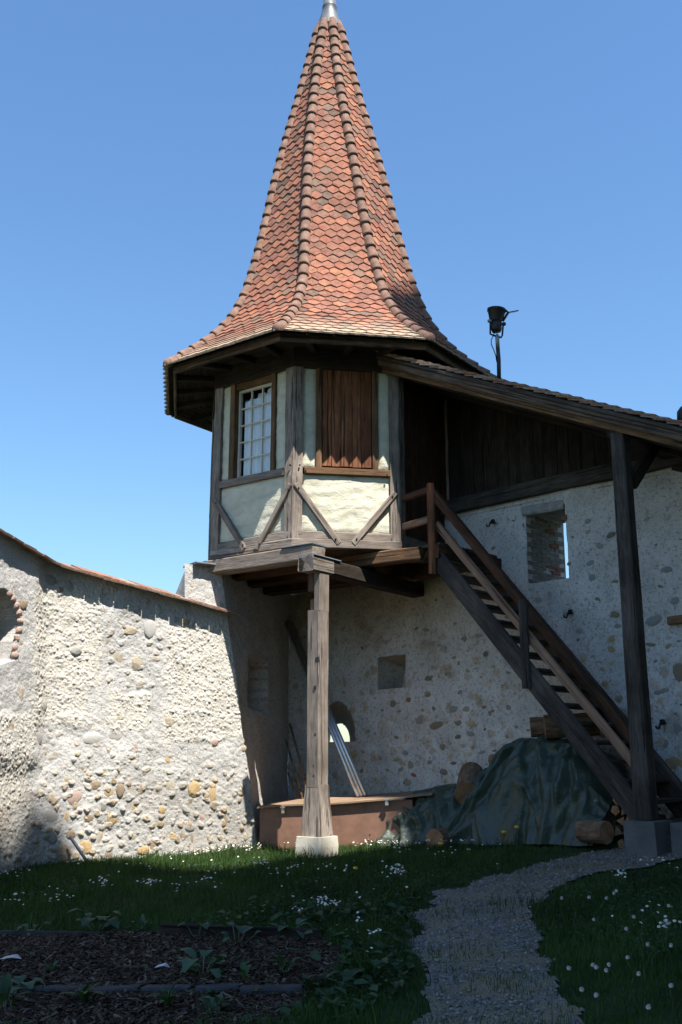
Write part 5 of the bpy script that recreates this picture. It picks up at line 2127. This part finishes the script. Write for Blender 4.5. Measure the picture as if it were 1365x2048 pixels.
# ================================================================== leaning things
mt = [((571, 1243), (718, 1588)), ((577, 1243), (725, 1587)), ((583, 1247), (732, 1586))]
labs = ['leftmost of three shiny metal tubes leaning behind the post', 'middle one of three shiny metal tubes leaning behind the post', 'rightmost of three shiny metal tubes leaning behind the post']
for (a, b), lb in zip(mt, labs):
    A0 = on(*a, BN, BO + BN * .12)
    B0 = on(*b, bnv, BXL - bnv * .52)
    B0[2] -= .03
    o = tube('metal_tube', [B0, .5 * (A0 + B0), A0], .024, MAT['alu'], None, 12)
    tag(o, lb, 'tube', 'metal tubes leaning in the corner')
for (a, b, r_, lb) in (((580, 1447), (618, 1600), .018, 'long rough stick leaning in the corner nearest the post'), ((572, 1482), (606, 1600), .016, 'rough stick leaning in the corner left of the longest one'), ((576, 1545), (592, 1600), .014, 'short stick leaning in the corner above the chest'), ((592, 1560), (604, 1600), .013, 'shortest pale stick leaning beside the post above the chest')):
    A0 = on(*a, bnv, BXL - bnv * .95)
    B0 = on(*b, bnv, BXL - bnv * .60)
    mid = .5 * (A0 + B0) + np.array((.012, 0, 0))
    o = tube('stick', [B0, mid, A0], [r_, r_ * .95, r_ * .85], MAT['bamboo'], None, 8)
    tag(o, lb, 'stick', 'sticks leaning in the corner')
# pipe stub against the left wall
i = int(np.argmin(((flatpx - (134, 1671)) ** 2).sum(1)))
A0 = flatP[i] + flatN[i] * .10
g0 = gnd(176, 1728)
j = int(np.argmin(((flatpx - (172, 1712)) ** 2).sum(1)))
B0 = flatP[j] + flatN[j] * .22
B0[2] = float(zg(B0[0], B0[1])) - .05
o = tube('pipe', [B0, A0], .017, MAT['pipe_blue'], None, 10)
tag(o, 'thin grey pipe stub leaning at the foot of the sunlit wall', 'pipe')
# iron hooks on the back wall
for (x, y, lb) in ((988, 1045, 'black iron hook left of the small wall window'), (1143, 1226, 'black iron hook below the small wall window'), (1327, 1446, 'black iron hook right of the dark roof post')):
    P_ = on(x, y, BN, BO + BN * .03)
    u2 = (P_[1] * cp) / F_PX
    L_ = [(0, 0, -.04), (0, 0, .06), (2, 6, .10), (0, 11, .10), (-4, 10, .10), (-5, 6, .10)]
    o = tube('iron_hook', [P_ + BT * a * u2 * 1.3 - UPV * b * u2 + BN * c for a, b, c in L_], .011, MAT['iron'], None, 7)
    pl_ = link('hook_plate', box_mesh('hook_plate', .05, .02, .05, MAT['iron'], .006), None, o, mat3(BT, BN, UPV, P_ + UPV * .01 + BN * .02))
    tag(o, lb, 'hook', 'iron hooks on the back wall')

# second lamp at the right end of the roof
LP_ = on(1373, 836, BN, BO + BN * .5)
l2 = empty('roof_lamp', tuple(LP_ - UPV * .12), 'dark lamp head at the right edge of the picture on the tiled roof', 'lamp')
ul = (LP_[1] * cp + LP_[2] * sp) / F_PX
lathe('lamp_head', LP_ + UPV * .13, LP_ - UPV * .07, [(0, .02), (.06, 10 * ul), (.3, 17 * ul), (.7, 18 * ul), (.95, 15 * ul), (1, .03)], MAT['black_metal'], l2, 16)
tube('lamp_stem', [LP_ - UPV * .3, LP_ - UPV * .05], .02, MAT['black_metal'], l2)

# ================================================================== lawn
def scatter(n, y0, y1, side=1.2, power=1.0):
    """random points in the part of the court the camera can see, plus a margin"""
    y = y0 + (y1 - y0) * rng.random(n) ** power
    x = (rng.random(n) * 2 - 1) * (.36 * y + side)
    return x, y


bedp = [tuple(p_) for p_ in bed_poly]
pathp = [tuple(p_) for p_ in path_poly]


def wall_clear(x, y):
    """inside the court: in front of both walls"""
    sl = (x - LW_O[0]) * LW_N1[0] + (y - LW_O[1]) * LW_N1[1]
    q1 = sl > .02
    sb_ = (x - BO[0]) * BN[0] + (y - BO[1]) * BN[1]
    cpx, cpy, ca = lw_path(np.array([BEND_S + .3]))
    a2 = ang1 + TURN
    n2 = np.array((-math.sin(a2), math.cos(a2))) * LW_SIGN
    q2 = (x - cpx[0]) * n2[0] + (y - cpy[0]) * n2[1] > .0
    q3 = (x - BXL[0]) * bnv[0] + (y - BXL[1]) * bnv[1] > -.02
    q4 = sb_ > 1.0
    return q1 & q2 & q3 & q4


def blades(n, hmin, hmax, wid, y0, y1, side, keep_fn, seed, lean=.5, power=1.0):
    r = np.random.default_rng(seed)
    x, y = scatter(n, y0, y1, side, power)
    k = keep_fn(x, y)
    x, y = x[k], y[k]
    n = len(x)
    tuft = .55 + .9 * (vnoise(x * 3.1, y * 3.1, 131)) * (.6 + .8 * vnoise(x * .9, y * .9, 132))
    h = (hmin + (hmax - hmin) * r.random(n)) * tuft
    a = r.random(n) * 2 * math.pi
    d = r.random(n) * 2 * math.pi
    npth = np.zeros(n, bool)
    wid = np.full(n, wid)
    for dx_, dy_ in ((.16, 0), (-.16, 0), (0, .3), (0, -.3), (0, .6)):
        npth |= in_poly(x + dx_, y + dy_, pathp)
    h = np.where(npth & (y > 8.0), h * .45, h)
    ln = lean * r.random(n) * h
    z = zg(x, y) + .02 * fbm(x * 2, y * 2, 5, 3) - .004
    B = np.stack([x, y, z], -1)
    W = np.stack([np.cos(a), np.sin(a), 0 * a], -1) * (wid * (.6 + .9 * r.random(n) ** 2))[:, None]
    Lv = np.stack([np.cos(d), np.sin(d), 0 * d], -1) * ln[:, None]
    U = np.stack([0 * h, 0 * h, h], -1)
    V = np.stack([B - W, B + W, B + U * .55 + Lv * .35 + W * .75, B + U * .55 + Lv * .35 - W * .75, B + U + Lv], 1)
    i0 = np.arange(n) * 5
    q = np.stack([i0, i0 + 1, i0 + 2, i0 + 3], -1)
    t = np.stack([i0 + 3, i0 + 2, i0 + 4], -1)
    return V.reshape(-1, 3), q, t


def edge_soft(x, y, poly, amt, seed):
    jx = x + amt * 2 * fbm(x * 4, y * 4, seed, 4)
    jy = y + amt * 2 * fbm(x * 4, y * 4, seed + 10, 4)
    return in_poly(jx, jy, poly)


def lawn_keep(x, y):
    onp = edge_soft(x, y, pathp, .13, 21)
    onb = edge_soft(x, y, bedp, .10, 21)
    sparse = rng.random(len(x)) < .035
    weeds = (vnoise(x * 2.6, y * 2.6, 171) * .6 + vnoise(x * 9, y * 9, 172) * .4 > .60) & (rng.random(len(x)) < .35)
    return wall_clear(x, y) & ((~onp & ~onb) | (onp & (sparse | weeds)) | (onb & sparse & weeds))


V1, q1, t1 = blades(210000, .028, .075, .0028, 4.4, 13.2, 1.2, lawn_keep, 1)
V2, q2, t2 = blades(26000, .07, .14, .0032, 4.4, 13.0, 1.0, lambda x, y: lawn_keep(x, y) & (vnoise(x * 1.7, y * 1.7, 150) > .55), 2, .9)
V = np.concatenate([V1, V2])
o = link('grass', mesh_np('grass', V, [np.concatenate([q1, q2 + len(V1)]), np.concatenate([t1, t2 + len(V1)])]), MAT['grass'])
tag(o, 'short green lawn grass in front of the walls', 'grass', kind='stuff')

# clover and low broad leaves in the near lawn
def leaf_patch(n, y0, y1, keep_fn, size, hgt, seed):
    r = np.random.default_rng(seed)
    x, y = scatter(n, y0, y1, .8)
    k = keep_fn(x, y)
    x, y = x[k], y[k]
    n = len(x)
    z = zg(x, y) + .02 * fbm(x * 2, y * 2, 5, 3) + hgt * (.3 + .7 * r.random(n))
    s_ = size * (.6 + .8 * r.random(n))
    a = r.random(n) * 2 * math.pi
    tx, ty = (r.random(n) - .5) * .9, (r.random(n) - .5) * .9
    C = np.stack([x, y, z], -1)
    A = np.stack([np.cos(a), np.sin(a), tx], -1) * s_[:, None]
    Bv = np.stack([-np.sin(a), np.cos(a), ty], -1) * (s_ * .62)[:, None]
    dz = np.stack([0 * s_, 0 * s_, s_ * .3], -1)
    V = np.stack([C - A, C - A * .35 + Bv + dz, C + A * .45 + Bv * .9 + dz, C + A, C + A * .45 - Bv * .9 + dz, C - A * .35 - Bv + dz], 1)
    i0 = np.arange(n) * 6
    q = np.concatenate([np.stack([i0, i0 + 3, i0 + 2, i0 + 1], -1), np.stack([i0, i0 + 5, i0 + 4, i0 + 3], -1)])
    return V.reshape(-1, 3), q


def clover_keep(x, y):
    onp = edge_soft(x, y, pathp, .06, 21)
    m = vnoise(x * 1.1 + 5, y * 1.1, 160)
    nearbed = edge_soft(x, y, [(p_[0] + (.35 if p_[0] > -.2 else 0), p_[1]) for p_ in bedp], .2, 33) & (x > -.9 - (6 - y) * .0)
    return wall_clear(x, y) & ~onp & ((m > .50) | nearbed) & (~edge_soft(x, y, bedp, .1, 21) | (rng.random(len(x)) < .10))


V, q = leaf_patch(26000, 4.4, 10.5, clover_keep, .013, .05, 5)
Vb, qb = leaf_patch(3600, 4.4, 8.4, lambda x, y: clover_keep(x, y) & (x < .6) & (x > -.9), .035, .075, 6)
o = link('clover', mesh_np('clover', np.concatenate([V, Vb]), np.concatenate([q, qb + len(V)])), MAT['clover'])
tag(o, 'low clover and weeds spreading through the shaded lawn', 'clover', kind='stuff')

# daisies: white heads on thin stems
def daisies(spots, seed):
    r = np.random.default_rng(seed)
    Vp, Fp, Vy, Fy, Vst, Fst = [], [], [], [], [], []
    for (x, y, sc) in spots:
        z = float(zg(x, y)) + .055 + .035 * r.random()
        tilt = (r.random(2) - .5) * 1.0
        tilt[1] -= .35
        n = nrm((tilt[0], tilt[1], 1))
        A = nrm(np.cross(n, (0.3, 1, 0)))
        B = np.cross(n, A)
        c = np.array((x, y, z))
        R = .0108 * sc * (.8 + .4 * r.random())
        b = len(Vp)
        m = 10
        Vp.append(c)
        for j in range(m):
            t = 2 * math.pi * j / m
            rr_ = R * (1 if j % 2 else .72)
            Vp.append(c + rr_ * (math.cos(t) * A + math.sin(t) * B) + n * .003)
        for j in range(m):
            Fp.append((b, b + 1 + j, b + 1 + (j + 1) % m))
        b = len(Vy)
        for j in range(6):
            t = 2 * math.pi * j / 6
            Vy.append(c + n * .0045 + R * .34 * (math.cos(t) * A + math.sin(t) * B))
        Fy.append([b + j for j in range(6)])
        b = len(Vst)
        g = np.array((x + .01 * r.random(), y, float(zg(x, y))))
        Vst += [g - A * .001, g + A * .001, c + A * .001, c - A * .001]
        Fst.append((b, b + 1, b + 2, b + 3))
    return Vp, Fp, Vy, Fy, Vst, Fst


# clusters given as photo pixels: x, y, spread x, spread y, count
CL = [(600, 1692, 40, 4, 26), (560, 1690, 24, 3, 14), (430, 1705, 60, 5, 46), (380, 1712, 30, 4, 16), (500, 1700, 30, 5, 20), (20, 1752, 30, 8, 14), (205, 1775, 18, 8, 14), (300, 1775, 26, 6, 22), (120, 1805, 30, 14, 14), (30, 1810, 26, 20, 10), (420, 1770, 22, 8, 8), (355, 1790, 20, 10, 8), (520, 1735, 20, 8, 14), (550, 1750, 24, 10, 10), (620, 1740, 40, 8, 14), (645, 1815, 18, 8, 30), (600, 1830, 12, 6, 6), (795, 1750, 16, 8, 34), (800, 1700, 16, 10, 18), (740, 1690, 40, 6, 30), (800, 1692, 40, 6, 24), (860, 1690, 50, 6, 26), (960, 1690, 40, 5, 22), (690, 1745, 20, 10, 8), (900, 1712, 40, 8, 12), (1240, 1760, 14, 8, 18), (1300, 1730, 40, 8, 12), (1335, 1865, 14, 7, 20), (1300, 1845, 50, 20, 10), (720, 1855, 12, 10, 5), (755, 1880, 18, 6, 7), (675, 1820, 14, 8, 8), (745, 1918, 10, 4, 2), (1350, 1750, 20, 8, 5), (350, 1740, 160, 40, 26), (640, 1760, 260, 50, 30)]
r = np.random.default_rng(55)
spots = []
for (x, y, sx_, sy_, c) in CL:
    for i in range(c):
        P_ = gnd(x + r.normal() * sx_ * .6, y + 6 + r.normal() * sy_ * .6)
        if wall_clear(P_[0], P_[1]) and not in_poly(np.array([P_[0]]), np.array([P_[1]]), pathp)[0]:
            spots.append((P_[0], P_[1], 1.0))
for i in range(320):                                   # the rest of the lawn
    x, y = (r.random() * 2 - 1) * 5, 5 + r.random() * 7
    if abs(x) > .37 * y and wall_clear(x, y):
        spots.append((x, y, 1.0))
Vp, Fp, Vy, Fy, Vst, Fst = daisies(spots, 9)
me = mesh_np('daisies', np.concatenate([np.array(Vp), np.array(Vy), np.array(Vst)]), [np.array(Fp), np.array(Fy) + len(Vp), np.array(Fst) + len(Vp) + len(Vy)])
for m_ in ('petal', 'yellow', 'veg_stem'):
    me.materials.append(MAT[m_])
mi = np.concatenate([np.zeros(len(Fp)), np.ones(len(Fy)), np.full(len(Fst), 2)]).astype(np.int32)
me.polygons.foreach_set('material_index', mi)
o = link('daisies', me)
tag(o, 'small white daisies scattered over the lawn', 'daisies', kind='stuff')

# clover blossoms on the right lawn and dandelions
def ball(c, R, seed=0, squash=.9):
    V = []
    for i in range(1, 4):
        ph = math.pi * i / 4
        for j in range(7):
            t = 2 * math.pi * j / 7 + i * .4
            V.append(c + R * np.array((math.sin(ph) * math.cos(t), math.sin(ph) * math.sin(t), squash * math.cos(ph))) * random.uniform(.85, 1.15))
    V += [c + np.array((0, 0, R * squash)), c - np.array((0, 0, R * squash))]
    q = [(i * 7 + j, i * 7 + (j + 1) % 7, (i + 1) * 7 + (j + 1) % 7, (i + 1) * 7 + j) for i in range(2) for j in range(7)]
    t = [(21, j, (j + 1) % 7) for j in range(7)] + [(22, 14 + (j + 1) % 7, 14 + j) for j in range(7)]
    return V, q, t


CB = [(1190, 1850, 0), (1230, 1795, 0), (1215, 1805, 0), (1235, 1790, 0), (1180, 1803, 0), (1255, 1870, 0), (1270, 1845, 0), (1298, 1903, 0), (1220, 1945, 0), (1188, 1946, 0), (1195, 1951, 0), (1215, 1957, 0), (1140, 1952, 0), (1166, 1998, 0), (1195, 2010, 0), (1340, 1822, 0), (1345, 1905, 0), (1300, 2035, 0), (1258, 1930, 0), (1125, 1805, 0), (1345, 1990, 0), (1280, 1965, 0)]
Vall, Q_, T_ = [], [], []
for (x, y, _) in CB:
    P_ = gnd(x, y + 14)
    V_, q_, t_ = ball(P_ + np.array((0, 0, .075)), .013)
    b = len(Vall)
    Vall += V_
    Q_ += [tuple(b + i for i in f) for f in q_]
    T_ += [tuple(b + i for i in f) for f in t_]
me = mesh_np('clover_blossoms', np.array(Vall), [np.array(Q_), np.array(T_)], True)
me.materials.append(plain('clover_blossom', (.55, .50, .46), .9, 0, .1, .2, 60, 0))
tag(link('clover_blossoms', me), 'pale round clover blossoms on the lawn right of the path', 'clover', kind='stuff')
for (x, y, lb) in ((712, 1736, 'yellow dandelion on the lawn below the turret post'), (882, 1687, 'yellow dandelion beside the dark log at the tarpaulin'), (1008, 1664, 'left yellow dandelion in front of the green tarpaulin'), (1034, 1654, 'right yellow dandelion in front of the green tarpaulin')):
    P_ = gnd(x, max(y + 12, 1697))
    head = on_y(x, y, P_[1])
    r_ = 5.5 / F_PX * P_[1]
    d = empty('dandelion', tuple(P_), lb, 'flower', 'dandelions on the lawn')
    V_, q_, t_ = ball(np.zeros(3), r_, squash=.5)
    link('flower_head', mesh_np('flower_head', np.array(V_), [np.array(q_), np.array(t_)]), MAT['yellow'], d, Matrix.Translation(Vector(head)))
    tube('stem', [P_ - np.array((0, 0, .02)), .5 * (P_ + head) + np.array((.006, 0, 0)), head], .0025, MAT['veg_stem'], d, 5)

# ================================================================== gravel stones on the path and bark chips on the bed
def rocks(name, poly, n, smin, smax, mat, seed, lift, flat=.7, chip=False, y_lo=4.2, y_hi=13, jit=.09):
    r = np.random.default_rng(seed)
    P = np.array(poly)
    x = P[:, 0].min() + r.random(n) * np.ptp(P[:, 0])
    y = P[:, 1].min() + r.random(n) * np.ptp(P[:, 1])
    k = edge_soft(x, y, poly, jit, 21) & (y > y_lo) & (y < y_hi) & (np.abs(x) < .37 * y + 1.0)
    x, y = x[k], y[k]
    if not chip:
        k = vnoise(x * 2.6, y * 2.6, 171) * .6 + vnoise(x * 9, y * 9, 172) * .4 < .44 + .35 * r.random(len(x)) ** 2
        x, y = x[k], y[k]
    n = len(x)
    s_ = smin + (smax - smin) * r.random(n) ** 3
    z = zg(x, y) + .02 * fbm(x * 2, y * 2, 5, 3) + lift
    C = np.stack([x, y, z], -1)
    if chip:
        base = np.array([(-1, -.35, -.1), (1, -.3, -.12), (.9, .35, -.1), (-.9, .3, -.08), (-.85, -.3, .1), (.9, -.28, .09), (.8, .3, .12), (-.8, .28, .1)])
        fq_ = np.array([(0, 3, 2, 1), (4, 5, 6, 7), (0, 1, 5, 4), (1, 2, 6, 5), (2, 3, 7, 6), (3, 0, 4, 7)])
    else:
        base = np.array([(1, 0, 0), (0, 1, 0), (-1, 0, 0), (0, -1, 0), (0, 0, 1), (0, 0, -1)], float)
        fq_ = np.array([(0, 1, 4), (1, 2, 4), (2, 3, 4), (3, 0, 4), (1, 0, 5), (2, 1, 5), (3, 2, 5), (0, 3, 5)])
    a = r.random(n) * 2 * math.pi
    tilt = (r.random((n, 2)) - .5) * (1.1 if chip else .8)
    ca, sa = np.cos(a), np.sin(a)
    Xv = np.stack([ca, sa, tilt[:, 0]], -1)
    Yv = np.stack([-sa, ca, tilt[:, 1]], -1)
    Zv = np.cross(Xv, Yv)
    Zv /= np.linalg.norm(Zv, axis=1)[:, None]
    jit_ = base[None] * (1 + .5 * (r.random((n, len(base), 1)) - .5))
    V = C[:, None] + s_[:, None, None] * (jit_[..., 0:1] * Xv[:, None] + jit_[..., 1:2] * Yv[:, None] * .8 + jit_[..., 2:3] * Zv[:, None] * flat)
    F_ = (fq_[None] + (np.arange(n) * len(base))[:, None, None]).reshape(-1, fq_.shape[1])
    o = link(name, mesh_np(name, V.reshape(-1, 3), F_), mat)
    return o


tag(rocks('gravel', pathp, 110000, .0035, .015, MAT['pebble'], 3, .02, jit=.13), 'grey gravel stones on the curving path', 'gravel', kind='stuff')
tag(rocks('bark_mulch', bedp, 22000, .008, .03, MAT['bark'], 4, .028, 1.0, True, 4.2, 8.2, .10), 'dark bark mulch chips on the flower bed', 'mulch', kind='stuff')

# ================================================================== flower bed: edging, slabs, plants
MAT['kerb'] = plain('shade_dark_kerb', (.045, .046, .048), .9, 0, .2, .4, 9, .5)  # colour darkened to carry the shade lying over the bed
E0, E1 = gnd(322, 1874), gnd(645, 1884)
o = beam('edging_board', E0 + UPV * .045, E1 + UPV * .04, .03, .09, MAT['oak_dark'], None, wob=.006)
tag(o, 'dark raised timber edging board at the back of the flower bed', 'board')
E0, E1 = gnd(-60, 1870), gnd(300, 1876)
o = beam('edging_strip', E0 + UPV * .02, E1 + UPV * .018, .018, .035, MAT['kerb'], None, wob=.004)
tag(o, 'thin sunken edging strip left of the raised board', 'edging')
xs_ = [-70, 90, 185, 285, 385, 480, 610]
for i in range(len(xs_) - 1):
    a = gnd(xs_[i] + 3, 1990 + random.uniform(-2, 2))
    b = gnd(xs_[i + 1] - 4, 1986 + random.uniform(-3, 3))
    o = beam('kerb_stone', a + UPV * .012, b + UPV * .012, .11, .06, MAT['kerb'], None, wob=.004, rough_ends=.02)
    pos_ = ['leftmost', 'second', 'third', 'fourth', 'fifth', 'rightmost'][i]
    tag(o, pos_ + ' flat grey stone, counted from the left, in the row across the flower bed', 'kerb stone', 'flat stones across the flower bed')


def leaf_mesh(name, L, W, droop, curl, kind, nseg=6, seed=0):
    r = np.random.default_rng(seed)
    V = []
    for i in range(nseg + 1):
        f = i / nseg
        if kind == 'round':
            w = W * math.sin(math.pi * min(1, (f * .93 + .05))) ** .6
        elif kind == 'lobed':
            w = W * (math.sin(math.pi * (f * .9 + .06)) ** .8) * (1 + .45 * math.sin(i * 3.0))
        else:
            w = W * math.sin(math.pi * (f * .95 + .03)) ** .9
        z = L * (.25 * math.sin(math.pi * f * .8)) - droop * L * f * f
        x = L * f
        for s_ in (-1, -.5, 0, .5, 1):
            V.append((x, s_ * w * (1 + .08 * r.normal()), z + curl * w * abs(s_) + .03 * L * r.normal() * .3))
    n = 5
    q = [(i * n + j, i * n + j + 1, (i + 1) * n + j + 1, (i + 1) * n + j) for i in range(nseg) for j in range(n - 1)]
    return mesh_np(name, V, np.array(q), True)


def plant(px, py, size, nleaf, kind, label, hgt=.5, seed=0, mat='veg'):
    r = random.Random(seed)
    P_ = gnd(px, py)
    e = empty('leafy_plant', tuple(P_), label, 'plant', 'leafy plants in and around the flower bed')
    for i in range(nleaf):
        a = 2 * math.pi * i / nleaf * 1.0 + r.uniform(-.4, .4)
        st = size * hgt * r.uniform(.5, 1.2)
        el = r.uniform(.5, 1.2)
        d = np.array((math.cos(a), math.sin(a), 0))
        if kind == 'dandelion':
            st = .01
        tip = P_ + d * st * math.cos(el) + UPV * st * math.sin(el)
        L = size * r.uniform(.55, .95)
        W = L * {'round': .36, 'lobed': .17, 'long': .15, 'dandelion': .14}[kind]
        me = leaf_mesh('leaf', L, W, r.uniform(.1, .55), r.uniform(.05, .3), 'lobed' if kind in ('dandelion', 'lobed') else kind, seed=seed * 31 + i)
        pit = r.uniform(-.1, .45) if kind == 'round' else r.uniform(.5, 1.1)
        X_ = nrm(d * math.cos(pit) + UPV * math.sin(pit))
        Y_ = nrm(np.cross(UPV, X_))
        Z_ = np.cross(X_, Y_)
        link('leaf', me, MAT[mat], e, mat3(X_, Y_, Z_, tip))
        if st > .02:
            tube('stem', [P_ - UPV * .01, .5 * (P_ + tip) + d * .01, tip], .004, MAT['veg_stem'], e, 5)
    return e


plant(195, 1868, .17, 8, 'round', 'large broad-leaved seedling at the back edge of the flower bed', .75, 1)
plant(475, 1895, .13, 6, 'round', 'broad-leaved seedling beside the raised edging board', .9, 2)
plant(395, 1880, .12, 5, 'round', 'broad-leaved seedling in front of the raised edging board', .8, 3)
plant(405, 1955, .15, 7, 'round', 'bushy broad-leaved seedling in the middle of the mulch', .7, 4)
plant(585, 1880, .12, 6, 'round', 'broad-leaved seedling at the right end of the edging board', .8, 5)
plant(65, 1872, .10, 5, 'round', 'small seedling at the far left edge of the flower bed', .8, 6)
plant(285, 1862, .10, 6, 'lobed', 'feathery weed left of the raised edging board', .6, 7)
plant(165, 2015, .20, 8, 'dandelion', 'tall toothed dandelion leaves in the left foreground of the bed', .1, 8, 'clover')
plant(335, 2020, .20, 9, 'dandelion', 'dense tuft of toothed leaves in the middle foreground of the bed', .1, 9, 'clover')
plant(45, 1985, .14, 7, 'round', 'low broad-leaved plant at the left end of the kerb stones', .5, 10)
plant(430, 2035, .13, 6, 'lobed', 'small lobed weed at the bottom right of the bed', .5, 11)
plant(490, 1965, .11, 6, 'lobed', 'small lobed weed right of the bushy seedling', .4, 12, 'clover')
plant(570, 1950, .12, 7, 'lobed', 'spreading weed at the right side of the mulch', .4, 13, 'clover')
plant(620, 1990, .15, 8, 'dandelion', 'toothed leaf tuft where the bed meets the lawn', .1, 14, 'clover')
plant(700, 1975, .14, 8, 'round', 'broad low weed on the lawn edge left of the path', .4, 15, 'clover')
plant(660, 2030, .15, 8, 'dandelion', 'toothed leaf tuft at the bottom edge left of the path', .1, 16, 'clover')
plant(10, 2030, .15, 8, 'lobed', 'weed in the bottom left corner of the bed', .5, 17, 'clover')
plant(100, 1950, .09, 6, 'lobed', 'small pale weed on the left part of the mulch', .4, 18)
plant(650, 1692, .08, 7, 'lobed', 'weed growing at the foot of the sandstone plinth', .8, 19, 'clover')
plant(735, 1700, .09, 6, 'lobed', 'weed growing on the lawn right of the sandstone plinth', .6, 20, 'clover')
# paper scraps
for (x, y, w, lb) in ((22, 1932, .13, 'pale torn scrap lying on the mulch at far left'), (325, 1950, .09, 'pale torn scrap lying on the mulch beside the bushy seedling')):
    P_ = gnd(x, y) + UPV * .045
    V = [(-w / 2, -w * .2, 0), (w * .1, -w * .28, .012), (w / 2, w * .05, -.004), (w * .2, w * .22, .02), (-w * .35, w * .18, .008)]
    o = link('paper_scrap', mesh_np('paper_scrap', V, np.array([(0, 1, 4), (1, 3, 4), (1, 2, 3)])), plain('pale_scrap', (.5, .47, .46), .9), None, Matrix.Translation(Vector(P_)))
    sol = o.modifiers.new('thickness', 'SOLIDIFY')
    sol.thickness = .002
    tag(o, lb, 'scrap', 'pale scraps on the mulch')
